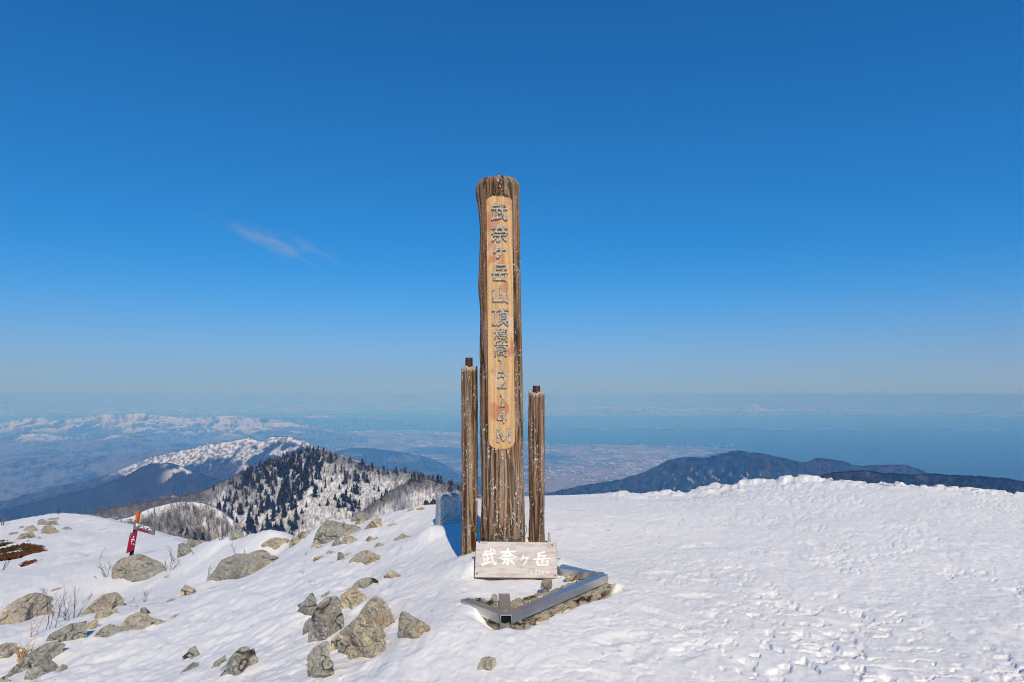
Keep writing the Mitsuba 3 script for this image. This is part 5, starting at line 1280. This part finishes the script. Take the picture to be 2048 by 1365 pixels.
shrub('bare_shrub', 96, 1256, 78, 4, 0.25, 3, 'tallest dark bare shrub in front of the big western boulder', lean=0.05)
shrub('bare_shrub', 125, 1233, 52, 3, 0.3, 5, 'bare shrub with few upright stems right of the tallest one', lean=0.1)
shrub('bare_shrub', 147, 1234, 56, 4, 0.35, 7, 'spreading bare shrub just left of the slanting rusty slab', lean=0.35)
shrub('bare_shrub', 138, 1240, 34, 3, 0.4, 9, 'low thin bare shrub between the two upright ones')
shrub('bare_shrub', 213, 1156, 42, 3, 0.3, 11, 'bare shrub against the left side of the trail sign boulder')
shrub('twig', 200, 1157, 14, 1, 0.4, 13, 'short twig lying left of the trail sign boulder', lean=-1.2)
shrub('bare_shrub', 334, 1145, 34, 4, 0.5, 15, 'thin shrub hugging the right side of the trail sign boulder', lean=0.3)
shrub('twig', 347, 1122, 30, 2, 0.15, 17, 'two upright twigs beyond the trail sign boulder')
shrub('twig', 386, 1110, 18, 1, 0.2, 19, 'single slanting twig under the craggy grey rock', lean=0.4)
shrub('bare_shrub', 412, 1162, 34, 3, 0.35, 21, 'small bare shrub at the lower end of the whaleback boulder', lean=-0.1)
shrub('bare_shrub', 441, 1083, 24, 4, 0.15, 23, 'red-tipped twigs standing on the snow crest', 'pipe_rust')
shrub('twig', 474, 1107, 26, 1, 0.2, 25, 'lone bent twig above the whaleback boulder', lean=-0.2)
shrub('twig', 488, 1106, 14, 1, 0.2, 27, 'short slanting twig above the whaleback boulder', lean=0.6)
shrub('twig', 290, 1205, 30, 2, 0.15, 29, 'upright twig on the snow left of the pyramid rock', lean=0.15)
shrub('twig', 262, 1206, 22, 1, 0.2, 31, 'curved twig at the right end of the slanting rusty slab')
shrub('twig', 272, 1214, 16, 1, 0.2, 33, 'slanting twig right of the slanting rusty slab', lean=0.5)
shrub('bare_shrub', 615, 1112, 14, 3, 0.5, 35, 'tuft of dark twigs at the lower corner of the largest crest boulder')
shrub('bare_shrub', 806, 1023, 16, 5, 0.35, 37, 'reddish twiggy bush on the skyline left of the survey stone', 'pipe_rust')
shrub('bare_shrub', 688, 1046, 14, 3, 0.3, 39, 'fine twigs on the skyline behind the largest crest boulder')
shrub('bare_shrub', 4, 1052, 22, 5, 0.25, 41, 'frosted bush on the far western skyline of the knoll', 'bare_bark')
shrub('bare_shrub', 117, 1029, 14, 3, 0.3, 43, 'faint brown twigs on top of the far knoll')
shrub('bare_shrub', 4, 1140, 24, 3, 0.6, 45, 'dark branching twigs at the western edge below the heath', lean=0.5)
shrub('bare_shrub', 62, 1275, 60, 3, 0.3, 47, 'bent pale stems rising from the dry reeds', 'straw', lean=0.35)


def tuft(u, v, hpx, n, spread, seed, label, name='dry_grass', lean=0.0, w=0.6):
    r = random.Random(seed)
    p0 = next(h for h in (on_ground(u, v + k) for k in (0, 3, 6, 10, 16, 24)) if h is not None)
    h = hpx * p0[1] / FOCAL
    parts = []
    for i in range(n):
        a = r.uniform(0, 6.28); L = h * r.uniform(.55, 1.1)
        p = p0 + np.array([r.uniform(-1, 1) * spread * h * .5, r.uniform(-.4, .4) * spread * h, -0.02])
        d = np.array([math.cos(a) * spread * .5 + lean, math.sin(a) * .3, 1.0]); d = unit(d)
        b = unit(d + np.array([math.cos(a) * .8 + lean, math.sin(a) * .3, -0.6 * r.random()]))
        parts.append(tube([p, p + d * L * .5, p + d * L * .5 + b * L * .5], np.array([1, .8, .3]) * max(0.002, w * p0[1] / FOCAL), 4))
    key = numbered(name)
    put(key, join(parts), 'straw')
    tag(key, label, 'grass')


tuft(45, 1318, 42, 26, 0.5, 51, 'clump of broken dry reeds beside the long sloping slab', 'dry_reeds', 0.05, 1.0)
tuft(702, 1112, 14, 60, 2.6, 53, 'dry straw grass behind the broad smooth tan rock', lean=-0.3)
tuft(644, 1096, 12, 36, 1.6, 55, 'orange dry grass under the largest crest boulder')
tuft(252, 1214, 8, 26, 2.5, 57, 'dead straw strands at the end of the slanting rusty slab', lean=0.6)
tuft(685, 1209, 9, 24, 1.4, 59, 'dead tan grass between the slab and the tan block of the outcrop')
tuft(335, 1156, 10, 20, 1.2, 61, 'brown dead leaves at the right foot of the trail sign boulder')
tuft(742, 1166, 9, 22, 1.0, 63, 'dark moss and grass at the end of the broken pale rock')

# ------------------------------------------------------------------ heath on the far knoll
hp = shapely.Polygon(zoomed(0, 1000, 5.12, [(-140, 600), (-140, 420), (0, 425), (150, 445), (300, 465), (390, 480), (420, 530), (480, 560), (440, 590), (340, 640), (250, 668), (330, 615), (260, 590), (150, 600), (0, 618)]))
blades, mat_v = [], []
hr = random.Random(9)
n_b = 0
a, b, c, d = hp.bounds
while n_b < 5200:
    u, v = hr.uniform(a, c), hr.uniform(b, d)
    if not hp.contains(shapely.Point(u, v)):
        continue
    n_b += 1
    mat_v.append((u, v))
mv = np.array(mat_v)
dirs = ray(mv[:, 0], mv[:, 1]); dirs = dirs / dirs[:, 1:2]
yy = np.linspace(15, 36, 260)
P = np.array([0, 0, EYE]) + yy[None, :, None] * dirs[:, None, :]
B = ground_base(P[..., 0].ravel(), P[..., 1].ravel())[0].reshape(P.shape[:2])
ix = np.argmax(P[..., 2] < B, axis=1)
for (i, k) in enumerate(ix):
    p = np.array([P[i, k, 0], P[i, k, 1], B[i, k] - 0.05])
    if FB(np.array([p[0] * 0.9]), np.array([p[1] * 0.7]), 0, 3, 3)[0] < 0.43:
        continue
    for q in range(3):
        s, t = hr.uniform(.12, .26), hr.uniform(0, 6.28)
        e = p + [hr.uniform(-.18, .18), hr.uniform(-.2, .2), hr.uniform(.04, .10)]
        w = np.array([math.cos(t), math.sin(t), 0.0]) * s * .5
        blades.append((np.array([p - w, p + w, e]), np.array([[0, 1, 2]])))
hv_, hf_ = join(blades)
hc = mix(np.array([0.135, 0.050, 0.024]), np.array([0.065, 0.045, 0.025]), smooth(0.4, 0.6, FB(hv_[:, 0] * 1.2, hv_[:, 1] * 0.8, 0, 3, 5))) * (0.6 + 0.8 * np.repeat(RNG.random(len(hv_) // 3), 3))[:, None]
put('heath', (hv_, hf_), 'painted_ground', False, color=hc)
tag('heath', 'rust-brown heath bared of snow on the far knoll', 'heath', kind='stuff')
